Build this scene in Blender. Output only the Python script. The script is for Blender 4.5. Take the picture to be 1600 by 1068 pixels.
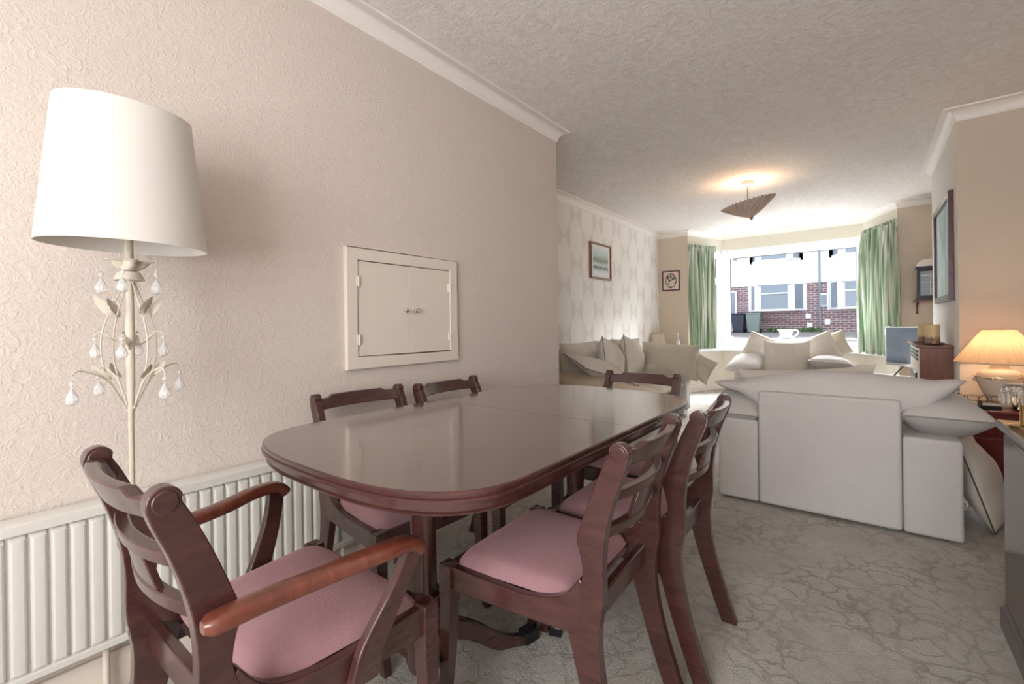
import bpy, bmesh, math, random
from math import sin, cos, pi, radians, sqrt
from mathutils import Vector, Matrix, noise
random.seed(7)
for o in list(bpy.data.objects): bpy.data.objects.remove(o)
SC = bpy.context.scene
COL = SC.collection

# ------------------------------------------------------------------ camera
F, YAW, PITCH, ROLL, CY, H = 707.0, .665362, .001858, -.013409, 509.1, 1.08
fwd = Vector((-sin(YAW), cos(YAW), 0)); rgt = Vector((cos(YAW), sin(YAW), 0)); up = Vector((0, 0, 1))
f2 = fwd*cos(PITCH) - up*sin(PITCH); u2 = up*cos(PITCH) + fwd*sin(PITCH)
r3 = rgt*cos(ROLL) + u2*sin(ROLL); u3 = u2*cos(ROLL) - rgt*sin(ROLL)
cd = bpy.data.cameras.new('camera'); cam = bpy.data.objects.new('camera', cd); COL.objects.link(cam)
M = Matrix.Identity(4)
for i in range(3):
    M[i][0] = r3[i]; M[i][1] = u3[i]; M[i][2] = -f2[i]
M[2][3] = H
cam.matrix_world = M
cd.sensor_width = 36; cd.sensor_fit = 'HORIZONTAL'; cd.lens = F/1600*36
cd.shift_x = 0; cd.shift_y = -(534-CY)/1600; cd.clip_start = .02; cd.clip_end = 200
SC.camera = cam

# ------------------------------------------------------------------ light and exposure
SC.view_settings.view_transform = 'Standard'; SC.view_settings.look = 'None'
SC.view_settings.gamma = 1; SC.view_settings.use_curve_mapping = False
SC.view_settings.exposure = 0.95
w = bpy.data.worlds.new('overcast_sky'); SC.world = w; w.use_nodes = True
bg = w.node_tree.nodes['Background']; bg.inputs[0].default_value = (.90, .95, 1.0, 1); bg.inputs[1].default_value = .88

def lamp(name, kind, energy, color, loc=(0, 0, 0), rot=(0, 0, 0), **k):
    d = bpy.data.lights.new(name, kind); d.energy = energy; d.color = color
    for a, b in k.items(): setattr(d, a, b)
    o = bpy.data.objects.new(name, d); COL.objects.link(o); o.location = loc; o.rotation_euler = rot
    return o
# broad bright overcast sky in front of the house, shining into the bay
sun = lamp('sky_glow', 'SUN', 50.0, (.93, .965, 1.0)); sun.data.angle = radians(88)
sun.rotation_euler = Vector((.12, -1, -.40)).to_track_quat('-Z', 'Y').to_euler()
# daylight entering through the dining room window behind the camera
lamp('rear_window_daylight', 'AREA', 52, (.965, .98, 1.0), (-.0, -1.72, 1.35), (radians(98), 0, 0), shape='RECTANGLE', size=1.78, size_y=1.5)

# ------------------------------------------------------------------ materials
def S(r, g, b):
    f = lambda c: (c/12.92 if c <= .04045 else ((c+.055)/1.055)**2.4)
    return (f(r/255), f(g/255), f(b/255), 1)
class NT:
    def __init__(s, name, rough=.6, **k):
        s.m = bpy.data.materials.new(name); s.m.use_nodes = True; s.t = s.m.node_tree
        s.b = s.t.nodes['Principled BSDF']; s.b.inputs['Roughness'].default_value = rough
        for a, v in k.items(): s.b.inputs[a.replace('_', ' ')].default_value = v
    def n(s, typ, **k):
        x = s.t.nodes.new(typ)
        for a, v in k.items():
            if a.startswith('i_'):
                key = a[2:]; key = int(key) if key.isdigit() else key.replace('_', ' ')
                if hasattr(v, 'is_output'): s.t.links.new(v, x.inputs[key])
                else: x.inputs[key].default_value = v
            else: setattr(x, a, v)
        return x
    def link(s, a, b): s.t.links.new(a, b)
    def math(s, op, a, b=0.0, c=None):
        x = s.n('ShaderNodeMath', operation=op)
        for i, v in enumerate((a, b) if c is None else (a, b, c)):
            if hasattr(v, 'is_output'): s.link(v, x.inputs[i])
            else: x.inputs[i].default_value = v
        return x.outputs[0]
    def coords(s, scale=(1, 1, 1)):
        tc = s.n('ShaderNodeTexCoord'); mp = s.n('ShaderNodeMapping')
        s.link(tc.outputs['Object'], mp.inputs[0]); mp.inputs['Scale'].default_value = scale
        return mp.outputs[0]
    def noise(s, vec, scale, detail=4, rough=.5, dist=0):
        x = s.n('ShaderNodeTexNoise'); s.link(vec, x.inputs['Vector'])
        x.inputs['Scale'].default_value = scale; x.inputs['Detail'].default_value = detail
        x.inputs['Roughness'].default_value = rough; x.inputs['Distortion'].default_value = dist
        return x.outputs['Fac']
    def ramp(s, fac, stops):
        x = s.n('ShaderNodeValToRGB'); s.link(fac, x.inputs[0]); e = x.color_ramp.elements
        while len(e) < len(stops): e.new(.5)
        for i, (p, c) in enumerate(stops): e[i].position = p; e[i].color = c
        return x.outputs[0]
    def mix(s, fac, a, b, mode='MIX'):
        x = s.n('ShaderNodeMix', data_type='RGBA', blend_type=mode)
        for i, v in ((0, fac), (6, a), (7, b)):
            if hasattr(v, 'is_output'): s.link(v, x.inputs[i])
            else: x.inputs[i].default_value = v
        return x.outputs[2]
    def color(s, c):
        if hasattr(c, 'is_output'): s.link(c, s.b.inputs['Base Color'])
        else: s.b.inputs['Base Color'].default_value = c
    def bump(s, h, strength=.3, dist=.01):
        x = s.n('ShaderNodeBump'); x.inputs['Strength'].default_value = strength; x.inputs['Distance'].default_value = dist
        s.link(h, x.inputs['Height']); s.link(x.outputs[0], s.b.inputs['Normal'])

def plain(name, c, rough=.5, **k):
    t = NT(name, rough, **k); t.color(c); return t.m
def paper(name, c, c2, strength=.5, scale=38):
    t = NT(name, .75); v = t.coords()
    n = t.noise(v, scale, 5, .6, 1.2); n2 = t.noise(v, 1.3, 3)
    t.color(t.mix(n2, c, c2))
    h = t.math('ADD', t.math('ABSOLUTE', t.math('SUBTRACT', n, .5)), t.math('MULTIPLY', t.noise(v, scale*4, 2), .15))
    t.bump(h, strength, .02); return t.m
def wood(name, c1, c2, rough=.25, grain=(1, 1, 12), coat=.4, scale=9):
    t = NT(name, rough); v = t.coords(grain)
    n = t.noise(v, scale, 5, .6, .6)
    t.color(t.ramp(n, [(.3, c1), (.7, c2)])); t.b.inputs['Coat Weight'].default_value = coat; t.b.inputs['Coat IOR'].default_value = 1.5 if coat < .9 else 1.75
    t.b.inputs['Coat Roughness'].default_value = .12
    t.bump(n, .04, .002); return t.m
def fabric(name, c, c2, scale=240, rough=.9, wr=.25, sheen=.15):
    t = NT(name, rough); v = t.coords()
    n = t.noise(v, 7, 4, .55, .5); f = t.noise(v, scale, 2)
    t.color(t.mix(t.math('MULTIPLY', n, 1.0), c, c2))
    t.b.inputs['Sheen Weight'].default_value = sheen
    t.bump(t.math('ADD', t.math('MULTIPLY', n, wr), t.math('MULTIPLY', f, .05)), .6, .03); return t.m

M_ = {}
M_['wall'] = paper('woodchip_wall', S(220, 207, 197), S(213, 200, 189), .42, 34)
M_['wall_beige'] = paper('beige_wallpaper', S(214, 199, 180), S(208, 192, 174), .18, 60)
M_['wall_white'] = paper('white_wallpaper', S(232, 228, 222), S(224, 219, 211), .35, 40)
M_['wall_bay'] = paper('bay_paint', S(222, 215, 200), S(216, 208, 192), .12, 50)
t = NT('textured_ceiling', .8); v = t.coords()
n = t.noise(v, 14, 6, .66, 2.0); n2 = t.noise(v, 36, 5, .6, 1.5)
t.color(t.mix(t.ramp(n, [(.35, (0, 0, 0, 1)), (.7, (1, 1, 1, 1))]), S(230, 222, 214), S(246, 243, 239)))
t.bump(t.math('ADD', n, t.math('MULTIPLY', n2, .8)), .38, .03); M_['ceiling'] = t.m
M_['coving'] = plain('coving_paint', S(240, 234, 227), .5)
t = NT('hourglass_wallpaper', .7)
tc = t.n('ShaderNodeTexCoord'); sp = t.n('ShaderNodeSeparateXYZ'); t.link(tc.outputs['Object'], sp.inputs[0])
Y = t.math('MULTIPLY', t.math('ADD', sp.outputs[1], -4.185+2.7), 1/.27); Z = t.math('MULTIPLY', t.math('ADD', sp.outputs[2], -.006), 1/.275)
fy, fz = t.math('FRACT', Y), t.math('FRACT', Z)
au = t.math('ABSOLUTE', t.math('SUBTRACT', t.math('MULTIPLY', fy, 2), 1)); av = t.math('ABSOLUTE', t.math('SUBTRACT', t.math('MULTIPLY', fz, 2), 1))
hour = t.math('GREATER_THAN', au, av)
chk = t.math('GREATER_THAN', t.math('FRACT', t.math('MULTIPLY', t.math('ADD', t.math('FLOOR', Y), t.math('FLOOR', Z)), .5)), .25)
pat = t.math('MULTIPLY', hour, chk); st = t.math('MULTIPLY', t.math('SINE', t.math('MULTIPLY', sp.outputs[1], 420)), .12)
pat2 = t.math('ADD', t.math('MULTIPLY', pat, .42), t.math('ADD', st, t.math('MULTIPLY', chk, .14)))
t.color(t.mix(pat2, S(240, 237, 232), S(214, 204, 192))); M_['wall_pattern'] = t.m
t = NT('sculpted_carpet', .95); v = t.coords()
nn = t.n('ShaderNodeTexNoise'); t.link(v, nn.inputs['Vector']); nn.inputs['Scale'].default_value = 7; nn.inputs['Detail'].default_value = 4
mx = t.n('ShaderNodeMix', data_type='VECTOR'); mx.inputs[0].default_value = .2; t.link(v, mx.inputs[4]); t.link(nn.outputs['Color'], mx.inputs[5])
vo = t.n('ShaderNodeTexVoronoi', feature='DISTANCE_TO_EDGE'); t.link(mx.outputs[1], vo.inputs['Vector']); vo.inputs['Scale'].default_value = 12
crack = t.ramp(vo.outputs['Distance'], [(.0, (0, 0, 0, 1)), (.11, (1, 1, 1, 1))])
fine = t.noise(v, 170, 3, .7); big = t.noise(v, 2.2, 4, .6); mid = t.noise(v, 24, 4, .65)
gate = t.ramp(t.noise(v, 3.1, 3), [(.32, (.0, .0, .0, 1)), (.6, (.9, .9, .9, 1))])
base = t.mix(t.ramp(big, [(.35, (0, 0, 0, 1)), (.65, (1, 1, 1, 1))]), S(222, 217, 210), S(198, 189, 177)); base = t.mix(t.math('MULTIPLY', mid, .45), base, S(128, 118, 106))
base = t.mix(t.math('MULTIPLY', fine, .45), base, S(232, 228, 222))
dark = t.mix(.5, base, S(104, 94, 84))
gd = t.mix(gate, (1, 1, 1, 1), crack)
t.color(t.mix(gd, dark, base)); t.bump(t.math('ADD', t.math('MULTIPLY', gd, .35), t.math('ADD', t.math('MULTIPLY', fine, .8), t.math('MULTIPLY', mid, .6))), .8, .02)
M_['carpet'] = t.m
M_['mahogany'] = wood('mahogany', S(80, 47, 43), S(58, 32, 31), .26, (1.2, 1.2, 5), .5)
M_['mahogany_arm'] = wood('worn_mahogany', S(120, 62, 45), S(88, 43, 33), .28, (1.2, 6, 1.2), .5)
M_['tabletop'] = wood('polished_tabletop', S(84, 62, 55), S(74, 54, 48), .13, (6, .7, 1), 1.0, 14)
M_['dark_wood'] = wood('dark_sideboard_wood', S(66, 44, 40), S(48, 30, 28), .3, (1, 1, 6), .5)
M_['red_wood'] = wood('red_mahogany', S(120, 40, 36), S(84, 24, 24), .28, (6, 1, 1), .5)
M_['brown_wood'] = wood('brown_panel_wood', S(132, 78, 54), S(100, 56, 38), .45, (6, 6, .8), .1, 12)
M_['frame_wood'] = wood('picture_frame_wood', S(150, 105, 78), S(112, 74, 52), .4, (3, 3, 3), .1)
M_['frame_dark'] = wood('dark_frame_wood', S(98, 50, 50), S(66, 30, 34), .35, (3, 3, 3), .3)
t = NT('pink_velour', .85); v = t.coords(); n = t.noise(v, 9, 4, .6, .4); f = t.noise(v, 300, 2)
t.color(t.mix(n, S(166, 127, 131), S(142, 103, 109))); t.b.inputs['Sheen Weight'].default_value = .5; t.b.inputs['Sheen Tint'].default_value = S(240, 190, 190)
t.bump(f, .25, .004); M_['velour'] = t.m
M_['linen'] = fabric('cream_linen', S(224, 217, 206), S(208, 200, 188))
M_['linen_grey'] = fabric('pale_upholstery', S(206, 200, 196), S(196, 190, 187), wr=.12)
M_['linen_tan'] = fabric('tan_linen', S(206, 190, 166), S(190, 174, 150))
M_['linen_olive'] = fabric('olive_linen', S(208, 200, 182), S(190, 182, 164))
M_['piping'] = plain('dark_piping', S(92, 82, 70), .8)
M_['grey_piping'] = plain('grey_piping', S(150, 145, 142), .8)
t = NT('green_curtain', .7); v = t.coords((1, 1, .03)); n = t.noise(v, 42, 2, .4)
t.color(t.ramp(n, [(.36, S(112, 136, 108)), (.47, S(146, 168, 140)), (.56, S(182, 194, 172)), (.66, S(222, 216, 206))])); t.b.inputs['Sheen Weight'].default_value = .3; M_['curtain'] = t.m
M_['radiator'] = plain('radiator_enamel', S(216, 213, 205), .35)
M_['gloss_white'] = plain('white_gloss_paint', S(226, 214, 202), .35)
M_['upvc'] = plain('white_upvc', S(238, 241, 246), .3)
M_['chrome'] = plain('chrome', (.8, .8, .8, 1), .15, Metallic=1.0)
M_['brass'] = plain('brass', S(190, 160, 110), .25, Metallic=1.0)
M_['cream_metal'] = paper('distressed_cream_metal', S(222, 212, 196), S(190, 178, 160), .3, 90)
M_['black'] = plain('black_plastic', S(22, 24, 28), .3)
M_['dark_glass'] = plain('dark_glass', S(60, 66, 76), .08)
M_['tv_screen'] = plain('tv_screen', S(120, 130, 145), .06, Metallic=.8)
M_['porcelain'] = plain('white_porcelain', S(242, 242, 242), .15)
M_['lamp_base'] = paper('cream_ceramic', S(214, 196, 176), S(200, 182, 162), .1, 30)
t = NT('cut_glass', .03); t.color((1, 1, 1, 1)); t.b.inputs['Transmission Weight'].default_value = .65; t.b.inputs['IOR'].default_value = 1.5; M_['crystal'] = t.m
t = NT('clear_crystal', .02); t.color((1, 1, 1, 1)); t.b.inputs['Transmission Weight'].default_value = .95; M_['clear_crystal'] = t.m
t = NT('window_glass', 0.0)
tr = t.n('ShaderNodeBsdfTransparent'); gl = t.n('ShaderNodeBsdfGlossy'); gl.inputs['Roughness'].default_value = .02
mxs = t.n('ShaderNodeMixShader'); mxs.inputs[0].default_value = .0015; t.link(tr.outputs[0], mxs.inputs[1]); t.link(gl.outputs[0], mxs.inputs[2])
t.link(mxs.outputs[0], t.t.nodes['Material Output'].inputs[0]); M_['glass'] = t.m
def shade_mat(name, c, trans=.35, stripes=0, swirl=0):
    t = NT(name, .6); v = t.coords((1, 1, 1))
    if stripes:
        tc = t.n('ShaderNodeTexCoord'); sp = t.n('ShaderNodeSeparateXYZ'); t.link(tc.outputs['Object'], sp.inputs[0])
        a = t.math('ARCTAN2', sp.outputs[1], sp.outputs[0])
        rr = t.math('SQRT', t.math('ADD', t.math('POWER', sp.outputs[0], 2), t.math('POWER', sp.outputs[1], 2)))
        cb = t.n('ShaderNodeCombineXYZ', i_0=t.math('MULTIPLY', t.math('ADD', a, t.math('MULTIPLY', rr, swirl)), 1.0))
        nz = t.noise(cb.outputs[0], stripes, 2, .7)
        fac = t.ramp(nz, [(.36, (1, 1, 1, 1)), (.46, (.25, .25, .25, 1)), (.62, (0, 0, 0, 1))])
        t.color(t.mix(fac, c, tuple(x*.45 for x in c[:3])+(1,)))
    else:
        nz = t.noise(t.coords((1, 1, 30)), 14, 3); t.color(t.mix(t.math('MULTIPLY', nz, .25), c, tuple(x*.85 for x in c[:3])+(1,)))
    tl = t.n('ShaderNodeBsdfTranslucent'); tl.inputs[0].default_value = c
    ms = t.n('ShaderNodeMixShader'); ms.inputs[0].default_value = trans
    t.link(t.b.outputs[0], ms.inputs[1]); t.link(tl.outputs[0], ms.inputs[2]); t.link(ms.outputs[0], t.t.nodes['Material Output'].inputs[0])
    return t.m
M_['satin_shade'] = shade_mat('satin_shade', S(236, 232, 224), .15); M_['satin_shade'].node_tree.nodes['Principled BSDF'].inputs['Roughness'].default_value = .32
M_['pleat_shade'] = shade_mat('pleated_silk_shade', S(222, 192, 156), .42, 16)
M_['pendant_shade'] = shade_mat('ribbed_pendant_fabric', S(212, 192, 178), .08, 9, -3.5)
M_['small_shade'] = shade_mat('small_cream_shade', S(226, 208, 188), .3)
t = NT('candle_wax', .45); v = t.coords(); n = t.noise(v, 60, 4, .7)
tc = t.n('ShaderNodeTexCoord'); sp = t.n('ShaderNodeSeparateXYZ'); t.link(tc.outputs['Object'], sp.inputs[0])
low = t.ramp(t.math('ADD', sp.outputs[2], t.math('MULTIPLY', n, .04)), [(.055, (1, 1, 1, 1)), (.085, (0, 0, 0, 1))])
t.color(t.mix(low, S(222, 198, 150), t.ramp(n, [(.4, S(92, 42, 34)), (.6, S(180, 140, 110))]))); M_['candle'] = t.m
# outside
t = NT('brick', .85); tc = t.n('ShaderNodeTexCoord'); mp = t.n('ShaderNodeMapping'); t.link(tc.outputs['Object'], mp.inputs[0]); mp.inputs['Rotation'].default_value = (radians(90), 0, 0)
br = t.n('ShaderNodeTexBrick'); t.link(mp.outputs[0], br.inputs['Vector'])
br.inputs['Scale'].default_value = 1; br.inputs['Brick Width'].default_value = .3; br.inputs['Row Height'].default_value = .1; br.inputs['Mortar Size'].default_value = .013
br.inputs['Color1'].default_value = S(150, 116, 116); br.inputs['Color2'].default_value = S(124, 100, 108); br.inputs['Mortar'].default_value = S(200, 194, 198)
t.color(br.outputs[0]); M_['brick'] = t.m
M_['render'] = paper('white_render', S(244, 244, 244), S(236, 236, 238), .1, 20)
M_['tarmac'] = paper('pavement', S(150, 148, 150), S(128, 126, 128), .2, 30)
M_['roof'] = paper('roof_tiles', S(110, 84, 76), S(84, 64, 60), .4, 12)
M_['leaf'] = paper('green_leaves', S(84, 130, 70), S(60, 104, 54), .2, 30)
M_['bin_green'] = plain('grey_green_bin', S(126, 142, 140), .5)
M_['bin_dark'] = plain('dark_blue_bin', S(52, 60, 78), .5)
M_['pane'] = plain('reflecting_pane', S(140, 154, 168), .35)
M_['net'] = plain('net_curtain', S(222, 226, 232), .8)

# ------------------------------------------------------------------ mesh helpers
class MB:
    def __init__(s): s.v = []; s.f = []
    def add(s, vs, fs):
        o = len(s.v); s.v += [Vector(p) for p in vs]; s.f += [tuple(i+o for i in f) for f in fs]; return s
    def box(s, x0, x1, y0, y1, z0, z1):
        return s.add([(x0, y0, z0), (x1, y0, z0), (x1, y1, z0), (x0, y1, z0), (x0, y0, z1), (x1, y0, z1), (x1, y1, z1), (x0, y1, z1)],
                     [(3, 2, 1, 0), (4, 5, 6, 7), (0, 1, 5, 4), (1, 2, 6, 5), (2, 3, 7, 6), (3, 0, 4, 7)])
    def prism(s, poly, d0, d1, ax='x', fn=None):
        # poly: 2d points; extruded along ax between d0 and d1
        n = len(poly); vs = []
        for d in (d0, d1):
            for a, b in poly:
                p = {'x': (d, a, b), 'y': (a, d, b), 'z': (a, b, d)}[ax]
                vs.append(fn(p) if fn else p)
        fs = [tuple(range(n-1, -1, -1)), tuple(range(n, 2*n))] + [(i, (i+1) % n, n+(i+1) % n, n+i) for i in range(n)]
        return s.add(vs, fs)
    def lathe(s, prof, c=(0, 0, 0), seg=32, closed=True, fn=None):
        vs = []; fs = []; n = len(prof)
        for r, z in prof:
            for k in range(seg):
                a = 2*pi*k/seg; rr = r*(fn(a, z) if fn else 1)
                vs.append((c[0]+rr*cos(a), c[1]+rr*sin(a), c[2]+z))
        for i in range(n-1):
            for k in range(seg):
                k2 = (k+1) % seg; fs.append((i*seg+k, i*seg+k2, (i+1)*seg+k2, (i+1)*seg+k))
        if closed:
            if prof[0][0] > 1e-5: fs.append(tuple(range(seg-1, -1, -1)))
            if prof[-1][0] > 1e-5: fs.append(tuple((n-1)*seg+k for k in range(seg)))
        return s.add(vs, fs)
    def tube(s, pts, r, seg=10, ell=None, cap=True):
        pts = [Vector(p) for p in pts]; n = len(pts); vs = []; fs = []
        rs = r if isinstance(r, (list, tuple)) else [r]*n
        prev = None
        for i, p in enumerate(pts):
            d = (pts[min(i+1, n-1)]-pts[max(i-1, 0)]).normalized()
            if prev is None:
                a = Vector((0, 0, 1)) if abs(d.z) < .9 else Vector((1, 0, 0)); a = (a-d*a.dot(d)).normalized()
            else: a = (prev-d*prev.dot(d)).normalized()
            prev = a; b = d.cross(a); ea, eb = ell if ell else (1, 1)
            for k in range(seg):
                t = 2*pi*k/seg; vs.append(p+a*(rs[i]*cos(t)*ea)+b*(rs[i]*sin(t)*eb))
        for i in range(n-1):
            for k in range(seg):
                k2 = (k+1) % seg; fs.append((i*seg+k, i*seg+k2, (i+1)*seg+k2, (i+1)*seg+k))
        if cap: fs += [tuple(range(seg-1, -1, -1)), tuple((n-1)*seg+k for k in range(seg))]
        return s.add(vs, fs)
    def grid(s, nu, nv, fn, wrap=False):
        vs = [fn(i/nu, j/nv) for i in range(nu+1) for j in range(nv+1)]
        fs = [(i*(nv+1)+j, (i+1)*(nv+1)+j, (i+1)*(nv+1)+j+1, i*(nv+1)+j+1) for i in range(nu) for j in range(nv)]
        return s.add(vs, fs)
    def xf(s, m):
        s.v = [m @ p for p in s.v]; return s
    def build(s, name, mat, parent=None, smooth=True, bevel=0, seg=2, merge=True, angle=40, subsurf=0, loc=None):
        me = bpy.data.meshes.new(name)
        bm = bmesh.new()
        bv = [bm.verts.new(p) for p in s.v]
        for f in s.f:
            try: bm.faces.new([bv[i] for i in f])
            except ValueError: pass
        if merge: bmesh.ops.remove_doubles(bm, verts=bm.verts, dist=1e-5)
        bmesh.ops.recalc_face_normals(bm, faces=bm.faces)
        bm.to_mesh(me); bm.free()
        if smooth:
            for p in me.polygons: p.use_smooth = True
            me.set_sharp_from_angle(angle=radians(angle))
        me.materials.append(M_[mat] if isinstance(mat, str) else mat)
        o = bpy.data.objects.new(name, me); COL.objects.link(o)
        if parent: o.parent = parent
        if loc: o.location = loc
        if bevel:
            b = o.modifiers.new('bevel', 'BEVEL'); b.width = bevel; b.segments = seg; b.limit_method = 'ANGLE'; b.angle_limit = radians(35); b.harden_normals = False
        if subsurf:
            q = o.modifiers.new('sub', 'SUBSURF'); q.levels = subsurf; q.render_levels = subsurf
        return o

def tag(o, label=None, cat=None, group=None, kind=None):
    if label: o['label'] = label
    if cat: o['category'] = cat
    if group: o['group'] = group
    if kind: o['kind'] = kind
    return o
def thing(name, label, cat, loc=(0, 0, 0), rz=0, group=None):
    o = bpy.data.objects.new(name, None); COL.objects.link(o); o.location = loc; o.rotation_euler = (0, 0, rz); o.empty_display_size = .1
    return tag(o, label, cat, group)
def struct(name, mb, mat, parent=None, **k):
    o = mb.build(name, mat, parent, **k)
    if not parent: o['kind'] = 'structure'
    return o
def dup(root, label, loc, rz, group=None):
    r = root.copy(); COL.objects.link(r); r.location = loc; r.rotation_euler = (0, 0, rz); r['label'] = label
    if group: r['group'] = group
    for ch in list(root.children):
        c = ch.copy(); COL.objects.link(c); c.parent = r
        for g in list(ch.children):
            d = g.copy(); COL.objects.link(d); d.parent = c
    return r
def cr(pts, sub=6, closed=False):
    # Catmull-Rom through points of any dimension
    n = len(pts); out = []
    rng = n if closed else n-1
    for i in range(rng):
        P = [pts[(i+k) % n] if closed else pts[min(max(i+k, 0), n-1)] for k in (-1, 0, 1, 2)]
        for j in range(sub):
            t = j/sub
            out.append(tuple(.5*((2*b)+(-a+c)*t+(2*a-5*b+4*c-d)*t*t+(-a+3*b-3*c+d)*t**3) for a, b, c, d in zip(*P)))
    if not closed: out.append(tuple(pts[-1]))
    return out

def pillow(name, mat, w_, h_, t_, loc, rot, parent=None, pinch=.07, seed=0, piping=None, label=None, cat=None, group=None, wr=.012, flat=None, n=26):
    """soft cushion, w_ x h_ in its local xy plane, t_ thick"""
    def side(sg):
        def f(u, v):
            a, b = u*2-1, v*2-1
            a = math.copysign(abs(a)**.85, a); b = math.copysign(abs(b)**.85, b)
            x = w_/2*a*(1-pinch*(1-b*b)); y = h_/2*b*(1-pinch*(1-a*a))
            e = (max(0, 1-a**4)*max(0, 1-b**4))**.5
            z = t_/2*e*(.55+.45*(1-a*a)*(1-b*b))
            k = noise.noise(Vector((x*7+seed, y*7, seed*3.1)))*wr*(e**.5)
            k2 = noise.noise(Vector((x*3+seed, y*16, seed)))*wr*.5*(e**.5)
            p = Vector((x, y, sg*z+k+k2))
            return p
        return f
    mb = MB(); mb.grid(n, n, side(1)); mb.grid(n, n, side(-1))
    o = mb.build(name, mat, parent, angle=70); o.location = loc; o.rotation_euler = tuple(radians(a) for a in rot)
    if label: tag(o, label, cat or 'cushion', group)
    if piping:
        pts = []
        f = side(1)
        q = [(i/20, 0) for i in range(20)]+[(1, i/20) for i in range(20)]+[(1-i/20, 1) for i in range(20)]+[(0, 1-i/20) for i in range(21)]
        MB().tube([f(a, b) for a, b in q], .0035, 6).build('piping', piping, o)
    return o

# ------------------------------------------------------------------ room shell
ZC = 2.515; XL, XLL, XR, XB = -1.805, -2.64, .86, .497
YR, YS, YF, YB0, YB1, YBAY = -1.6, 2.86, 7.215, 4.335, 5.88, 8.0
BL0, BL1, BR1, BR0 = (-2.18, YF), (-1.86, YBAY), (-.035, YBAY), (.30, YF)
struct('floor', MB().prism([(-2.9, -1.8), (1.1, -1.8), (1.1, 7.3), (.45, 7.3), (.1, 8.1), (-2, 8.1), (-2.3, 7.3), (-2.9, 7.3)], -.08, 0, 'z'), 'carpet', smooth=False)
struct('ceiling', MB().prism([(-2.9, -1.8), (1.1, -1.8), (1.1, 7.3), (.45, 7.3), (.1, 8.1), (-2, 8.1), (-2.3, 7.3), (-2.9, 7.3)], ZC, ZC+.1, 'z'), 'ceiling', smooth=False)
struct('wall_left', MB().box(-2.76, XL, YR-.12, YS, 0, ZC), 'wall', smooth=False)
struct('wall_lounge', MB().box(XLL-.12, XLL, YS, YF+.12, 0, ZC), 'wall_pattern', smooth=False)
struct('wall_front', MB().box(XLL, BL0[0], YF, YF+.12, 0, ZC), 'wall_beige', smooth=False)
struct('wall_front', MB().box(BR0[0], XR+.1, YF, YF+.12, 0, ZC), 'wall_beige', smooth=False)
struct('wall_right', MB().box(XR, XR+.12, YR-.12, YB0, 0, ZC).box(XR, XR+.12, YB1, YF, 0, ZC), 'wall', smooth=False)
# chimney breast: near face beige, room face pale
bmx = MB().box(XB, XR+.12, YB0, YB1, 0, ZC)
o = struct('wall_breast', bmx, 'wall_white', smooth=False)
o.data.materials.append(M_['wall_beige'])
for p in o.data.polygons:
    if abs(p.normal.y) > .5: p.material_index = 1
# rear wall with window opening
mb = MB().box(XL, -.98, YR-.12, YR, 0, ZC).box(.80, XR, YR-.12, YR, 0, ZC).box(-.98, .80, YR-.12, YR, 0, .6).box(-.98, .80, YR-.12, YR, 2.1, ZC)
struct('wall_rear', mb, 'wall', smooth=False)
def seg_box(p0, p1, z0, z1, off0, off1):
    """box along segment p0-p1, from off0 to off1 to the LEFT-hand outward side"""
    a, b = Vector(p0), Vector(p1); d = (b-a).normalized(); nrm = Vector((-d.y, d.x))
    q = [a+nrm*off0, b+nrm*off0, b+nrm*off1, a+nrm*off1]
    return [(tuple(v)) for v in q], z0, z1
def add_seg(mb, p0, p1, z0, z1, off0, off1):
    q, a, b = seg_box(p0, p1, z0, z1, off0, off1); mb.prism(q, a, b, 'z'); return mb
ZS, ZH = .655, 2.26          # sill and window head
for i, (a, b) in enumerate(((BL0, BL1), (BL1, BR1), (BR1, BR0))):
    m = MB(); add_seg(m, a, b, 0, ZS-.03, 0, .12); add_seg(m, a, b, ZH, ZC, 0, .12)
    struct('wall_bay', m, 'wall_bay', smooth=False)
# sill boards
m = MB()
m.prism([BL0, (BL0[0]+.0, YF-.02), (-2.1, YF-.03), (-1.78, 7.80), (-.115, 7.80), (.22, YF-.03), (BR0[0]+.03, YF-.02), BR0, BR1, BL1], ZS-.03, ZS, 'z')
struct('trim_1', m, 'upvc', bevel=.006)
# windows
def window(name, p0, p1, z0, z1, panes, fw=.055, transom=None):
    a, b = Vector(p0), Vector(p1); L = (b-a).length; d = (b-a)/L; nrm = Vector((-d.y, d.x))
    root = bpy.data.objects.new(name, None); COL.objects.link(root); root['kind'] = 'structure'
    def seg(mb, s0, s1, za, zb, o0=.02, o1=.09):
        return add_seg(mb, a+d*s0, a+d*s1, za, zb, o0, o1)
    fr = [(panes[0][0], panes[-1][1], z0, z0+.175), (panes[0][0], panes[-1][1], z1-.14, z1), (.0, panes[0][0], z0, z1), (panes[-1][1], L, z0, z1)]
    if transom: fr.append((panes[0][0], panes[-1][1], transom-.05, transom+.05))
    for q in fr: seg(MB(), *q).build('window_frame', 'upvc', root, bevel=.003)
    for s0, s1 in panes:
        zs = [(z0+.175, z1-.14)] if not transom else [(z0+.175, transom-.05), (transom+.05, z1-.14)]
        for za, zb in zs:
            g = MB(); seg(g, s0, s1, za, zb, .05, .056); g.build('window_pane', 'glass', root, smooth=False)
            gk = MB()
            e = .008
            seg(gk, s0, s0+e, za, zb, .045, .062); seg(gk, s1-e, s1, za, zb, .045, .062); seg(gk, s0, s1, za, za+e, .045, .062); seg(gk, s0, s1, zb-e, zb, .045, .062)
            gk.build('window_gasket', 'dark_glass', root, smooth=False)
    return root
Lb = BR1[0]-BL1[0]; Ls = (Vector(BL1)-Vector(BL0)).length
window('window_1', BL1, BR1, ZS, ZH, [(.105, Lb-.075)])
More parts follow.
